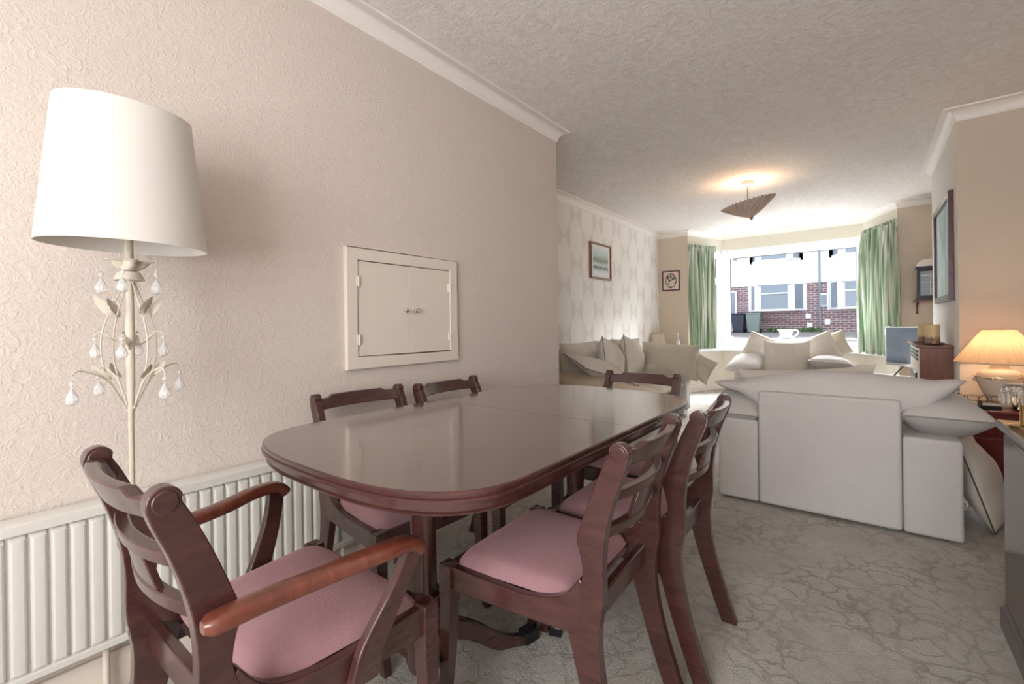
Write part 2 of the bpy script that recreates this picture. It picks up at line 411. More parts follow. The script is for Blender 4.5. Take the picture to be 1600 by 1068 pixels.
window('window_2', BL0, BL1, ZS, ZH, [(.08, Ls-.10)], transom=1.75)
window('window_3', BR1, BR0, ZS, ZH, [(.10, Ls-.08)], transom=1.75)
for nm, (px, py) in (('trim_3', BL1), ('trim_4', BR1)):
    struct(nm, MB().lathe([(0, ZS), (.075, ZS), (.075, ZH), (0, ZH)], (px, py+.055, 0), 16), 'upvc')
rw = MB()
for x0, x1 in ((-.98, -.92), (-.12, -.06), (.74, .80)): rw.box(x0, x1, YR-.1, YR-.04, .6, 2.1)
rw.box(-.98, .80, YR-.1, YR-.04, .6, .66).box(-.98, .80, YR-.1, YR-.04, 2.04, 2.1)
struct('window_4', rw, 'upvc')
# coving: swept around the whole ceiling line
room = [(XL, YR), (XL, YS), (XLL, YS), (XLL, YF), BL0, BL1, BR1, BR0, (XR, YF), (XR, YB1), (XB, YB1), (XB, YB0), (XR, YB0), (XR, YR)]
def sweep(name, poly, prof, mat, closed=True):
    n = len(poly); P = [Vector(p) for p in poly]; rings = []
    for i in range(n):
        d0 = (P[i]-P[i-1]).normalized(); d1 = (P[(i+1) % n]-P[i]).normalized()
        n0, n1 = Vector((d0.y, -d0.x)), Vector((d1.y, -d1.x))       # inward (right-hand) normals for clockwise walk
        b = (n0+n1).normalized(); k = 1/max(.3, b.dot(n0))
        rings.append([(P[i].x+b.x*k*o_, P[i].y+b.y*k*o_, z) for o_, z in prof])
    mb = MB(); m = len(prof)
    for i in range(n):
        j = (i+1) % n
        vs = rings[i]+rings[j]
        mb.add(vs, [(a, a+1, m+a+1, m+a) for a in range(m-1)])
    return struct(name, mb, mat, angle=30)
arc = [(.0, ZC-.082), (.006, ZC-.082), (.008, ZC-.074)]
for k in range(9):
    a = k/8*pi/2; arc.append((.072-.062*cos(a)+.0, ZC-.072+.062*sin(a)) if False else (.010+.060*(1-cos(a)), ZC-.072+.060*sin(a)))
arc = arc[:3]+[(.010+.060*(1-cos(k/8*pi/2)), ZC-.072+.060*sin(k/8*pi/2)) for k in range(9)]+[(.074, ZC-.010), (.076, ZC-.002), (.076, ZC)]
sweep('trim_2', room, arc, 'coving')
# skirting boards
bp = [(0, .115), (.008, .112), (.014, .098), (.016, .09), (.016, .0)]
sweep('baseboard_room', room, bp, 'gloss_white')

# ------------------------------------------------------------------ dining chairs
def side_x(y, hf, hr):       # plan taper of the seat sides
    return hr+(hf-hr)*max(0, min(1, (y+.19)/.40))
def make_chair(arm=False):
    hf, hr = (.240, .198) if arm else (.225, .190)
    t = thing('dining_armchair' if arm else 'dining_chair', '', 'chair')
    for sg in (-1, 1):
        # rear leg flowing into the upright with a rolled-back top
        front = cr([(-.268, .0), (-.232, .1), (-.200, .2), (-.172, .3), (-.152, .38), (-.140, .43), (-.176, .46), (-.194, .51), (-.190, .55), (-.180, .59), (-.192, .63), (-.218, .70), (-.246, .765), (-.262, .795)], 4)
        top = [(-.283+.024*cos(a), .798+.0235*sin(a)) for a in [radians(x) for x in range(20, 200, 20)]]
        rear = cr([(-.307, .79), (-.298, .762), (-.274, .70), (-.252, .62), (-.244, .55), (-.244, .50), (-.243, .46), (-.238, .43), (-.232, .38), (-.236, .3), (-.256, .2), (-.286, .1), (-.318, .0)], 4)
        x0 = sg*hr; th = .014
        m = MB().prism(front+top+rear, x0-th, x0+th, 'x')
        # rosette discs on the scroll
        for s2 in (-1, 1):
            m.prism([(-.283+.018*cos(a), .798+.018*sin(a)) for a in [k*pi/9 for k in range(18)]], x0+s2*th*.8, x0+s2*(th+.0015), 'x')
        m.build('back_leg', 'mahogany', t, bevel=.005, seg=3)
        # side rail sweeping up to the upright
        topc = cr([(.212, .430), (.10, .426), (.0, .422), (-.06, .424), (-.110, .434), (-.150, .455), (-.185, .50)], 4)
        botc = [(-.21, .47), (-.20, .368), (-.05, .366), (.10, .366), (.212, .366)]
        fn = lambda p, sg=sg: (sg*(side_x(p[1], hf, hr)+p[0]), p[1], p[2])
        MB().prism(topc+botc, -.0125, .0125, 'x', fn).build('side_rail', 'mahogany', t, bevel=.003)
        # front leg, gently sabre shaped
        m = MB(); ring = []
        for z, y, h in cr([(.0, .232, .0135), (.12, .214, .0155), (.25, .204, .018), (.37, .2, .0205), (.428, .2, .0205), (.433, .2, .017)], 3):
            ring.append([(sg*hf+dx*h, y+dy*h, z) for dx, dy in ((-1, -1), (1, -1), (1, 1), (-1, 1))])
        for a, b in zip(ring[:-1], ring[1:]): m.add(a+b, [(0, 1, 5, 4), (1, 2, 6, 5), (2, 3, 7, 6), (3, 0, 4, 7)])
        m.add(ring[0], [(3, 2, 1, 0)]); m.add(ring[-1], [(0, 1, 2, 3)])
        m.build('front_leg', 'mahogany', t, bevel=.003)
        if arm:
            path = cr([(sg*(hr+.034), -.245, .603), (sg*(hr+.036), -.16, .603), (sg*(hr+.056), -.04, .606), (sg*(hr+.080), .04, .612), (sg*(hr+.088), .095, .612), (sg*(hr+.089), .125, .604), (sg*(hr+.088), .142, .586)], 6)
            m = MB(); rg = []
            for i, p in enumerate(path):
                q0 = Vector(path[max(0, i-1)]); q1 = Vector(path[min(len(path)-1, i+1)]); d = (q1-q0).normalized()
                sd = Vector((d.y, -d.x, 0)).normalized(); u_ = sd.cross(d).normalized()
                if u_.z < 0: u_ = -u_
                wd = .0225; hh = .0145
                kk = min(i, len(path)-1-i); wd *= (.45, .85, 1)[min(kk, 2)]; hh *= (.6, .92, 1)[min(kk, 2)]
                rg.append([Vector(p)+sd*math.copysign(abs(cos(q*pi/10))**.5, cos(q*pi/10))*wd+u_*math.copysign(abs(sin(q*pi/10))**.75, sin(q*pi/10))*hh for q in range(20)])
            for a, b in zip(rg[:-1], rg[1:]): m.add(a+b, [(k, (k+1) % 20, 20+(k+1) % 20, 20+k) for k in range(20)])
            m.add(rg[0], [tuple(range(19, -1, -1))]); m.add(rg[-1], [tuple(range(20))])
            m.build('armrest', 'mahogany_arm', t, bevel=0)
            sup = [(.138, .598), (.132, .57), (.116, .52), (.092, .46), (.070, .41), (.055, .362)]; sup2 = [(-.005, .362), (.010, .41), (.036, .46), (.068, .52), (.086, .57), (.092, .600)]
            fn2 = lambda p, sg=sg: (sg*(side_x(p[1], hf, hr)+.0135+.012+(.040*max(0, (p[2]-.43)/.17)**1.2) + p[0]), p[1], p[2])
            MB().prism(cr(sup, 4)+cr(sup2, 4), -.011, .011, 'x', fn2).build('arm_support', 'mahogany', t, bevel=.004, seg=3)
    MB().box(-hf, hf, .190, .214, .366, .428).build('front_rail', 'mahogany', t, bevel=.004)
    MB().box(-hr, hr, -.205, -.182, .372, .430).build('back_rail', 'mahogany', t, bevel=.004)
    # curved cross members of the back
    def rail(z0, z1, y0, sag, th, raised=False, lean=0.0, whole=hr-.012):
        m = MB(); N = 22; rings = []
        for i in range(N+1):
            x = -whole+2*whole*i/N; q = 1-(x/whole)**2; yc = y0-sag*q
            zt = z1
            if raised: zt = z1 + (.010 if abs(x) < whole*.66 else 0)
            rings.append([(x, yc-th/2, z0), (x, yc+th/2, z0), (x, yc+th/2-lean, zt), (x, yc-th/2-lean, zt)])
        for a, b in zip(rings[:-1], rings[1:]): m.add(a+b, [(0, 1, 5, 4), (1, 2, 6, 5), (2, 3, 7, 6), (3, 0, 4, 7)])
        m.add(rings[0], [(3, 2, 1, 0)]); m.add(rings[-1], [(0, 1, 2, 3)]); return m
    rail(.759, .800, -.262, .036, .022, True, .022).build('crest_rail', 'mahogany', t, bevel=.004)
    rail(.675, .700, -.236, .036, .024, False, .006).build('middle_rail', 'mahogany', t, bevel=.003)
    rail(.585, .610, -.214, .034, .024, False, .004).build('lower_rail', 'mahogany', t, bevel=.003)
    m = MB(); N = 10; whole = hr-.012; rings = []
    for i in range(N+1):
        u = -1+2*i/N; r = []
        for z, hw, yb in ((.60, .068, -.218), (.685, .046, -.239)):
            x = u*hw; yc = yb-.035*(1-(x/whole)**2); r += [(x, yc-.006, z), (x, yc+.006, z)]
        rings.append([r[0], r[1], r[3], r[2]])
    for a, b in zip(rings[:-1], rings[1:]): m.add(a+b, [(0, 1, 5, 4), (1, 2, 6, 5), (2, 3, 7, 6), (3, 0, 4, 7)])
    m.add(rings[0], [(3, 2, 1, 0)]); m.add(rings[-1], [(0, 1, 2, 3)]); m.build('splat', 'mahogany', t, bevel=.002)
    # drop-in seat pad
    def padf(sg):
        def f(u, v):
            a, b = u*2-1, v*2-1
            y = .022+b*.176; hw = side_x(y, hf, hr)-.009
            ra = 1-abs(a)**6*0
            x = a*hw*(1-.025*abs(b)**8); y = .022+b*.176*(1-.03*abs(a)**8)
            e = (max(0, 1-a**8)*max(0, 1-b**8))**.5
            z = .424+(.036*e+.014*(1-a*a)*(1-b*b) if sg > 0 else -.02)
            if b < -.55: z += .020*((-b-.55)/.45)**2*max(0, abs(a)-.6)/.4*0
            return (x, y, z)
        return f
    m = MB(); m.grid(24, 24, padf(1)); m.grid(24, 24, padf(-1)); m.build('seat', 'velour', t, angle=60)
    return t
c0 = make_chair()
GD = 'dining chairs with pink seats around the table'
c0.location = (-.716, 1.096, 0); c0.rotation_euler = (0, 0, radians(92.4))
c0['label'] = 'mahogany dining chair with pink velour seat, nearest on the right side of the table'; c0['group'] = GD
dup(c0, 'mahogany dining chair with pink seat between the nearest right-hand chair and the lounge', (-.684, 1.558, 0), radians(92.5), GD)
dup(c0, 'mahogany dining chair between table and wall, left of the two below the small cupboard', (-1.405, 1.09, 0), radians(-93), GD)
dup(c0, 'mahogany dining chair between table and wall, right of the two, farther from the radiator', (-1.335, 1.555, 0), radians(-88), GD)
dup(c0, 'mahogany dining chair at the far end of the table, its back towards the sofas', (-.962, 2.05, 0), radians(178), GD)
a0 = make_chair(True)
a0.location = (-1.044, .488, 0); a0.rotation_euler = (0, 0, radians(1.2)); a0.scale = (1, 1, 1.03); a0['label'] = 'mahogany carver armchair with pink velour seat at the near end of the table'

# ------------------------------------------------------------------ dining table
TX, TY, HW, HL, ED = -1.008, 1.283, .447, .768, .29
tb = thing('dining_table', 'oval-ended polished mahogany extending dining table on two turned pedestals', 'table', (TX, TY, 0))
def outline(n=72):
    pts = []
    for k in range(n):
        a = 2*pi*k/n; e = 2/2.9
        cx, cy = cos(a), sin(a)
        x = HW*math.copysign(abs(cx)**e, cx); y = math.copysign(HL-ED, cy)+ED*math.copysign(abs(cy)**e, cy) if abs(cy) > 1e-6 else 0
        pts.append((x, y))
    return pts
def half_top(sgn):
    n = 44; SE = .035; pts = []
    for k in range(n+1):
        a = pi*k/n; e = 2/2.9; cx, cy = cos(a), sin(a)
        pts.append((HW*math.copysign(abs(cx)**e, cx), sgn*((HL-ED)+ED*abs(cy)**e)))
    pts = [(HW, SE+sgn*.0008)]+pts+[(-HW, SE+sgn*.0008)]
    N = len(pts)
    prof = [(.004, .765), (.0, .7625), (.0, .757), (.003, .755), (.003, .752), (-.003, .749), (-.003, .744), (.004, .741), (.012, .739), (.013, .722), (.008, .719), (.010, .715), (.03, .715)]
    nr = []
    for i, (x, y) in enumerate(pts):
        p, q = pts[max(0, i-1)], pts[min(N-1, i+1)]
        d = Vector((q[0]-p[0], q[1]-p[1])).normalized(); nn_ = Vector((d.y, -d.x))
        if nn_.dot(Vector((x, y-SE))) < 0: nn_ = -nn_
        nr.append(nn_ if 0 < i < N-1 else Vector((math.copysign(1, x), 0)))
    m = MB(); rings = [[(x-nr[i].x*o_, (y-nr[i].y*o_) if 0 < i < N-1 else y, z) for i, (x, y) in enumerate(pts)] for o_, z in prof]
    for a, b in zip(rings[:-1], rings[1:]):
        m.add(a+b, [(i, i+1, N+i+1, N+i) for i in range(N-1)])
    m.add(rings[0], [tuple(range(N))]); m.add(rings[-1], [tuple(range(N))])
    m.add([r[0] for r in rings]+[r[-1] for r in rings], [tuple(list(range(len(prof)))+list(range(2*len(prof)-1, len(prof)-1, -1)))])
    return m
for sgn in (-1, 1):
    o = half_top(sgn).build('table_leaf', 'tabletop', tb, angle=25)
    o.data.materials.append(M_['mahogany'])
    for p in o.data.polygons:
        if p.center.z < .7645: p.material_index = 1
MB().box(-.30, .30, -.55, -.53, .665, .715).box(-.30, .30, .53, .55, .665, .715).box(-.30, -.28, -.55, .55, .665, .715).box(.28, .30, -.55, .55, .665, .715).build('underframe', 'mahogany', tb, bevel=.003)
for py, lead in ((-.425, 1), (.435, -1)):
    prof = [(.0, .11), (.046, .11), (.052, .13), (.05, .16), (.058, .2), (.060, .23), (.048, .262), (.046, .275), (.056, .282), (.058, .292), (.050, .300), (.044, .306), (.052, .314), (.052, .322), (.042, .330), (.038, .345), (.0365, .48), (.036, .60), (.038, .665), (.05, .68), (.06, .70), (.06, .714), (0, .714)]
    c = MB().lathe(prof, (0, py, 0), 36).build('pedestal_column', 'mahogany', tb, angle=50)
    MB().box(-.24, .24, py-.035, py+.035, .665, .7).build('pedestal_block', 'mahogany', tb, bevel=.01)
    for ang in ((78, 205, 325) if lead > 0 else (-70, -112, 35, 145)):
        a = radians(ang)
        d = Vector((cos(a), sin(a)))
        prof = cr([(.035, .215), (.10, .205), (.19, .15), (.28, .075), (.36, .034), (.41, .030), (.425, .0), (.375, .0), (.33, .014), (.25, .04), (.16, .11), (.09, .145), (.035, .13)], 4, True)
        fn = lambda p, d=d: (d.x*p[1]-d.y*p[0], py+d.y*p[1]+d.x*p[0], p[2])
        lg = MB().prism(prof, -.018, .018, 'x', fn).build('pedestal_leg', 'mahogany', tb, bevel=.005)
        fn3 = lambda p, d=d: (d.x*p[1]-d.y*p[0], py+d.y*p[1]+d.x*p[0], p[2])
        MB().prism([(.37, -.0), (.432, 0), (.430, .03), (.41, .042), (.37, .040)], -.022, .022, 'x', fn3).build('foot_cap', 'black', lg, bevel=.003)

# ------------------------------------------------------------------ radiator and cupboard on the left wall
rd = thing('radiator', 'long white ribbed panel radiator low on the left wall beside the floor lamp', 'radiator', (XL, 0, 0))
R0, R1, RZ0, RZ1 = -1.15, 1.09, .165, .585; XF = .078
m = MB(); pitch = .0385; prof = []
y = R0+.03
pr = [(R0, XF-.012), (R0+.02, XF-.012)]
while y+pitch < R1-.02:
    pr += [(y, XF-.002), (y+.0035, XF), (y+.013, XF+.001), (y+.0235, XF), (y+.0275, XF-.002), (y+.030, XF-.009), (y+.0355, XF-.009)]
    y += pitch
pr += [(R1-.02, XF-.012), (R1, XF-.012)]
n = len(pr)
zz = [RZ0+.012, RZ0+.03, RZ1-.045, RZ1-.03]
m.add([(x if 0 < k < 3 else XF-.014, y_, z) for k, z in enumerate(zz) for y_, x in pr], [(k*n+i, k*n+i+1, (k+1)*n+i+1, (k+1)*n+i) for k in range(3) for i in range(n-1)])
m.build('front_panel', 'radiator', rd, angle=20)
MB().box(XF-.035, XF-.016, R0+.01, R1-.01, RZ0+.005, RZ1-.012).build('water_panel', 'radiator', rd)
MB().prism([(XF+.004, RZ1-.030), (XF+.004, RZ1-.004), (XF-.002, RZ1), (.012, RZ1), (.012, RZ1-.02), (.02, RZ1-.02), (.02, RZ1-.006), (XF-.006, RZ1-.006), (XF-.006, RZ1-.030)], R0, R1, 'y').build('top_grille', 'radiator', rd, bevel=.0015)
MB().box(XF-.016, XF+.003, R0, R1, RZ0, RZ0+.022).build('bottom_lip', 'radiator', rd, bevel=.004)
MB().box(.012, XF-.004, R1-.004, R1, RZ0+.01, RZ1).build('side_panel', 'radiator', rd)
for yb in (-.6, .8): MB().box(.0, .03, yb, yb+.04, RZ0+.05, RZ1-.05).build('wall_bracket', 'radiator', rd)
pp = MB().tube([(.045, R1-.03, .19), (.045, R1-.03, .12), (.045, R1-.03, .0)], .0085, 10)
pp.build('pipe', 'gloss_white', rd)
MB().tube([(.04, .30, .0), (.04, .30, .175)], .009, 10).build('pipe', 'gloss_white', rd)

cu = thing('wall_cupboard', 'small white painted double-door hatch cupboard set in the left wall', 'cupboard', (XL, 0, 0))
C0, C1, CZ0, CZ1 = 1.108, 1.787, .892, 1.437; fwid = .056
m = MB()
inn = (C0+fwid, C1-fwid, CZ0+fwid, CZ1-fwid)
m.prism([(C0, CZ0), (C1, CZ0), (inn[1], inn[2]), (inn[0], inn[2])], -.002, .022, 'x'); m.prism([(C1, CZ0), (C1, CZ1), (inn[1], inn[3]), (inn[1], inn[2])], -.002, .022, 'x')
m.prism([(C1, CZ1), (C0, CZ1), (inn[0], inn[3]), (inn[1], inn[3])], -.002, .022, 'x'); m.prism([(C0, CZ1), (C0, CZ0), (inn[0], inn[2]), (inn[0], inn[3])], -.002, .022, 'x')
m.build('frame', 'gloss_white', cu, bevel=.004)
MB().box(-.002, .003, inn[0]-.01, inn[1]+.01, inn[2]-.01, inn[3]+.01).build('backing', 'dark_glass', cu)
ymid = 1.452
for y0, y1, ky, hy in ((inn[0]+.002, ymid-.001, ymid-.030, inn[0]+.002), (ymid+.001, inn[1]-.002, ymid+.030, inn[1]-.002)):
    d = MB().box(.004, .016, y0, y1, inn[2]+.002, inn[3]-.003).build('door', 'gloss_white', cu, bevel=.0015)
    kn = MB().lathe([(0, 0), (.006, 0), (.005, .010), (.009, .016), (.0125, .022), (.011, .029), (.005, .033), (0, .0335)], (0, 0, 0), 20)
    kn.xf(Matrix.Translation((.016, ky, 1.158)) @ Matrix.Rotation(radians(90), 4, 'Y')); k = kn.build('knob', 'chrome', d); k['label'] = 'chrome knob'
    for hz in (inn[2]+.075, inn[3]-.095):
        MB().box(.014, .024, hy-.010, hy+.010, hz-.022, hz+.022).tube([(.026, hy, hz-.024), (.026, hy, hz+.024)], .004, 8).build('hinge', 'gloss_white', d, bevel=.001)

# ------------------------------------------------------------------ floor lamp with crystal drops
LX, LY = -1.555, .322
fl = thing('floor_lamp', 'tall cream metal floor lamp with oval ivory satin shade and glass drops', 'lamp', (LX, LY, 0))
MB().lathe([(0, 0), (.115, 0), (.118, .008), (.10, .02), (.04, .03), (.02, .045), (.012, .06), (0, .06)], (0, 0, 0), 36).build('base', 'cream_metal', fl)
MB().lathe([(0, .05), (.0065, .05), (.0065, .86), (.009, .865), (.009, .875), (.0065, .88), (.0095, .93), (.0105, 1.05), (.0095, 1.16), (.008, 1.215), (0, 1.215)], (0, 0, 0), 20).build('pole', 'cream_metal', fl)
MB().lathe([(.010, 1.238), (.024, 1.235), (.034, 1.214), (.032, 1.213), (.01, 1.222)], (0, 0, 0), 24, closed=False).build('collar', 'cream_metal', fl)
MB().lathe([(0, 1.235), (.010, 1.235), (.010, 1.34), (.016, 1.345), (.016, 1.39), (0, 1.39)], (0, 0, 0), 20).build('lamp_holder', 'cream_metal', fl)
def leafmesh(m, base, direc, L=.06, W=.022, curl=.02, roll=0):
    d = Vector(direc).normalized(); s_ = d.cross(Vector((0, 0, 1)))
    s_ = s_.normalized() if s_.length > .01 else Vector((1, 0, 0)); n_ = s_.cross(d)
    s_ = (Matrix.Rotation(roll, 3, d) @ s_); n_ = s_.cross(d)
    def f(u, v):
        a = u; b = v*2-1
        wv = W*(sin(pi*min(1, a*.93+.07))**.8)*(1-.22*abs(sin(a*pi*5)))
        return Vector(base)+d*(L*a)+s_*(b*wv)+n_*(curl*a*a+.006*abs(b)*(1-a))
    m.grid(20, 6, f)
def droplet(p, sc=1.0, parent=None):
    x, y, z = p
    m = MB().lathe([(0, 0), (.004*sc, -.004*sc), (.0065*sc, -.009*sc), (.004*sc, -.0145*sc), (0, -.0175*sc)], (x, y, z), 10)
    m.lathe([(0, -.021*sc), (.003*sc, -.024*sc), (.008*sc, -.033*sc), (.0135*sc, -.044*sc), (.0145*sc, -.052*sc), (.011*sc, -.060*sc), (.005*sc, -.064*sc), (0, -.065*sc)], (x, y, z), 10)
    m.tube([(x, y, z+.008), (x, y, z)], .001, 6).tube([(x, y, z-.017*sc), (x, y, z-.022*sc)], .001, 6)
    return m.build('glass_drop', 'crystal', parent, smooth=False)
for k in range(4):
    a = radians(20+90*k); dx, dy = cos(a), sin(a)
    pts = [(r*dx, r*dy, z) for r, z in [(.012, 1.21), (.03, 1.165), (.052, 1.115), (.066, 1.06), (.064, 1.0), (.048, .95), (.026, .905), (.012, .872)]]
    arm = MB().tube(cr(pts, 5), .0020, 8).build('scroll_arm', 'cream_metal', fl)
    m = MB(); leafmesh(m, pts[2], (dx*.35, dy*.35, 1), .062, .017, -.012, .3); m.build('leaf', 'cream_metal', arm)
    m = MB(); leafmesh(m, pts[5], (dx*.6, dy*.6, .45), .055, .016, .012, .4); m.build('leaf', 'cream_metal', arm)
    # side sprig with drop
    sp_ = cr([(.02*dx, .02*dy, .89), (.05*dx, .05*dy, .945), (.085*dx, .085*dy, .972), (.115*dx, .115*dy, .982), (.128*dx, .128*dy, .972)], 5)
    MB().tube(sp_, .0022, 6).build('sprig', 'cream_metal', arm)
    droplet((.128*dx, .128*dy, .962), .95, arm)
    a2 = a+radians(45); ex, ey = cos(a2), sin(a2)
    sp2 = cr([(.012*ex, .012*ey, 1.03), (.03*ex, .03*ey, 1.05), (.055*ex, .055*ey, 1.075), (.072*ex, .072*ey, 1.072)], 5)
    MB().tube(sp2, .002, 6).build('sprig', 'cream_metal', arm)
    m = MB(); leafmesh(m, (.014*ex, .014*ey, 1.035), (ex, ey, .55), .05, .014, .01, .2); m.build('leaf', 'cream_metal', arm)
    droplet((.072*ex, .072*ey, 1.066), .9, arm)
    droplet((.058*ex, .058*ey, 1.238), .95, arm)
m = MB()
m.lathe([(.009, 1.238), (.022, 1.240), (.036, 1.250), (.046, 1.262), (.055, 1.264), (.054, 1.266), (.045, 1.265), (.034, 1.253), (.022, 1.243), (.009, 1.241)], (0, 0, 0), 64, closed=False, fn=lambda a, z: 1-.55*(.5-.5*cos(5*a))*min(1, max(0, (z-1.238)/.022)))
m.build('leaf_cup', 'cream_metal', fl)
# shade (slightly oval frustum, open top and bottom)
SZ0, SZ1 = 1.302, 1.660
sh = MB().lathe([(.160, SZ0), (.186, SZ0)] if False else [(.180, SZ0), (.145, SZ1), (.1425, SZ1), (.1775, SZ0)], (0, 0, 0), 64, closed=False)
sh.f += [tuple([k, (k+1) % 64, 3*64+(k+1) % 64, 3*64+k]) for k in range(64)]
shade = sh.build('lamp_shade', 'satin_shade', fl, angle=50)
MB().tube([(.1438*cos(a), .1438*sin(a), SZ1) for a in [2*pi*k/48 for k in range(49)]], .002, 6).build('shade_rim', 'linen', shade)
shade.scale = (.74, 1, 1)
m = MB()
for k in range(3):
    a = 2*pi*k/3; m.tube([(.014*cos(a), .014*sin(a), 1.36), (.150*cos(a), .150*sin(a), 1.56)], .002, 6)
m.build('shade_spider', 'brass', shade)

# ------------------------------------------------------------------ near armchair seen from behind
def blob(top, bot, x0, x1, yc, ty, n=34, ns=20, ex=1.0, yf=None, seed=1.0, wr=.008):
    """cushion lying along x with given top/bottom outlines"""
    def ip(c, x):
        if x <= c[0][0]: return c[0][1]
        for (a, za), (b, zb) in zip(c[:-1], c[1:]):
            if x <= b:
                t_ = (x-a)/(b-a); t_ = t_*t_*(3-2*t_)*.5+t_*.5; return za+(zb-za)*t_
        return c[-1][1]
    def f(u, v):
        x = x0+(x1-x0)*u; zt, zb = ip(top, x), ip(bot, x); e = max(0, 1-(2*u-1)**6)**.5
        a = 2*pi*v; cz, cy_ = sin(a), cos(a)
        zc = (zt+zb)/2; hz = (zt-zb)/2
        y = (yc if yf is None else yf(x))+ty/2*e*math.copysign(abs(cy_)**.8, cy_)
        z = zc+hz*math.copysign(abs(cz)**.9, cz)*(.15+.85*e)
        k = noise.noise(Vector((x*6, z*9+seed, y*6+seed)))*wr*e
        return (x, y+k, z+k*.5)
    m = MB(); m.grid(n, ns, f); return m
def armchair(name, label, loc, rz, dressed):
    t = thing(name, label, 'armchair', loc, rz)
    # local frame: origin under the middle of the back, seat towards +y
    bk = MB().box(-.322, .322, -.015, .085, .015, .672).build('back_panel', 'linen_grey', t, bevel=.018, seg=4)
    for sg in (-1, 1):
        x0, x1 = sorted((sg*.325, sg*.545))
        MB().box(x0, x1, -.005, .80, .012, .495).build('arm', 'linen_grey', t, bevel=.016, seg=4)
    MB().box(-.325, .325, .085, .76, .02, .27).build('seat_base', 'linen_grey', t, bevel=.015, seg=3)
    pillow('seat_cushion', 'linen', .66, .70, .17, (0, .45, .35), (0, 0, 0), t, .02, 3)
    for x in (-.48, .48):
        for y in (.05, .74): MB().lathe([(0, 0), (.02, 0), (.024, .02), (0, .02)], (x, y, -.0), 12).build('foot', 'black', t)
    return t
AX, AY = -.190, 3.005
ch = armchair('armchair', 'pale grey upholstered armchair seen from behind, nearest the dining table', (AX, AY, 0), 0, True)
tp = [(-.60, .700), (-.54, .718), (-.45, .712), (-.38, .735), (-.25, .765), (-.10, .790), (.05, .800), (.2, .792), (.35, .784), (.45, .778), (.53, .795), (.575, .780)]
bt = [(-.60, .690), (-.54, .655), (-.45, .640), (-.36, .585), (-.30, .50), (.30, .50), (.33, .545), (.42, .610), (.50, .680), (.575, .768)]
blob(tp, bt, -.60, .575, .135, .20, 44, 24, seed=2.2).build('back_cushion', 'linen_grey', ch, angle=80)
pillow('arm_cushion', 'linen_grey', .86, .34, .25, (.490, .40, .566), (0, 5, 90), ch, .03, 5.5, piping='grey_piping')
pillow('arm_cushion', 'linen_grey', .86, .29, .24, (-.465, .40, .560), (0, -5, 90), ch, .03, 7.5, piping='grey_piping')
pillow('cushion', 'linen', .80, .40, .16, (-.335, 3.50, .590), (72, -5, 0), None, .12, 11.1, label='soft cream cushion inside the near armchair, its corners peeping over the back', wr=.02)
pillow('cushion', 'linen', .50, .50, .17, (.472, 3.52, .215), (72, 8, 78), None, .06, 4.4, piping='piping', label='beige cushion standing on the carpet between the near armchair and the sideboard', wr=.02)

# ------------------------------------------------------------------ armchair in the bay
ch2 = armchair('armchair', 'white upholstered armchair facing the room in front of the bay window', (-.79, 7.02, 0), radians(180), False)
pillow('arm_cushion', 'linen_grey', .86, .42, .22, (.45, .40, .555), (4, 8, 90), ch2, .03, 2.5)
pillow('arm_cushion', 'linen_grey', .86, .42, .22, (-.45, .40, .555), (-4, -8, 90), ch2, .03, 9.5)
pillow('cushion', 'linen', .50, .52, .22, (-.79, 6.46, .590), (72, 0, 0), None, .05, 3.3, label='square cream cushion propped upright in the middle of the bay armchair', wr=.012, piping='linen')
pillow('cushion', 'linen', .58, .36, .18, (-1.03, 6.74, .70), (78, 22, 0), None, .08, 8.3, label='cream cushion behind the square one in the bay armchair, pointing left', wr=.02)
pillow('cushion', 'linen', .58, .36, .18, (-.55, 6.72, .70), (78, -24, 0), None, .08, 5.2, label='cream cushion behind the square one in the bay armchair, pointing right', wr=.02)
pillow('cushion', 'linen_olive', .56, .30, .14, (-.44, 6.86, .745), (80, -20, 0), None, .08, 6.2, label='olive beige cushion at the right rear of the bay armchair', wr=.02)

# ------------------------------------------------------------------ sofa along the left lounge wall
so = thing('sofa', 'cream loose-cushioned two seat sofa against the hourglass patterned wall', 'sofa', (-2.60, 3.72, 0))
SL = 1.62
MB().box(.0, .20, .0, SL, .10, .74).build('back_frame', 'linen', so, bevel=.03, seg=4)
MB().box(.18, .96, .12, SL-.12, .10, .30).build('seat_base', 'linen_grey', so, bevel=.02, seg=3)
for y0, y1 in ((0, .16), (SL-.16, SL)):
    MB().box(.05, 1.0, y0, y1, .10, .46).build('arm', 'linen_grey', so, bevel=.02, seg=3)
for x in (.06, .94):
    for y in (.05, SL-.05): MB().box(x-.03, x+.03, y-.03, y+.03, 0, .11).build('foot', 'linen_grey', so, bevel=.004)
pillow('seat_cushion', 'linen_tan', .80, .66, .2, (.60, .48, .385), (0, 0, 0), so, .02, 1.3)
pillow('seat_cushion', 'linen', .80, .66, .2, (.60, 1.14, .385), (0, 0, 0), so, .02, 6.3)
pillow('arm_cushion', 'linen_tan', 1.02, .44, .2, (.55, .10, .50), (0, 8, 0), so, .03, 2.6)
pillow('arm_cushion', 'linen_grey', 1.0, .36, .15, (.56, SL-.09, .49), (0, 3, 0), so, .03, 2.9)
pillow('back_cushion', 'linen', .74, .46, .28, (.24, .44, .665), (84, 0, 90), so, .05, 12.6, wr=.02)
pillow('back_cushion', 'linen', .74, .46, .28, (.24, 1.16, .665), (84, 0, 90), so, .05, 14.6, wr=.02)
pillow('cushion', 'linen', .66, .42, .16, (-2.02, 3.95, .640), (16, 18, 66), None, .07, 21, piping='piping', label='cream cushion lying flat at the near end of the sofa', wr=.02)
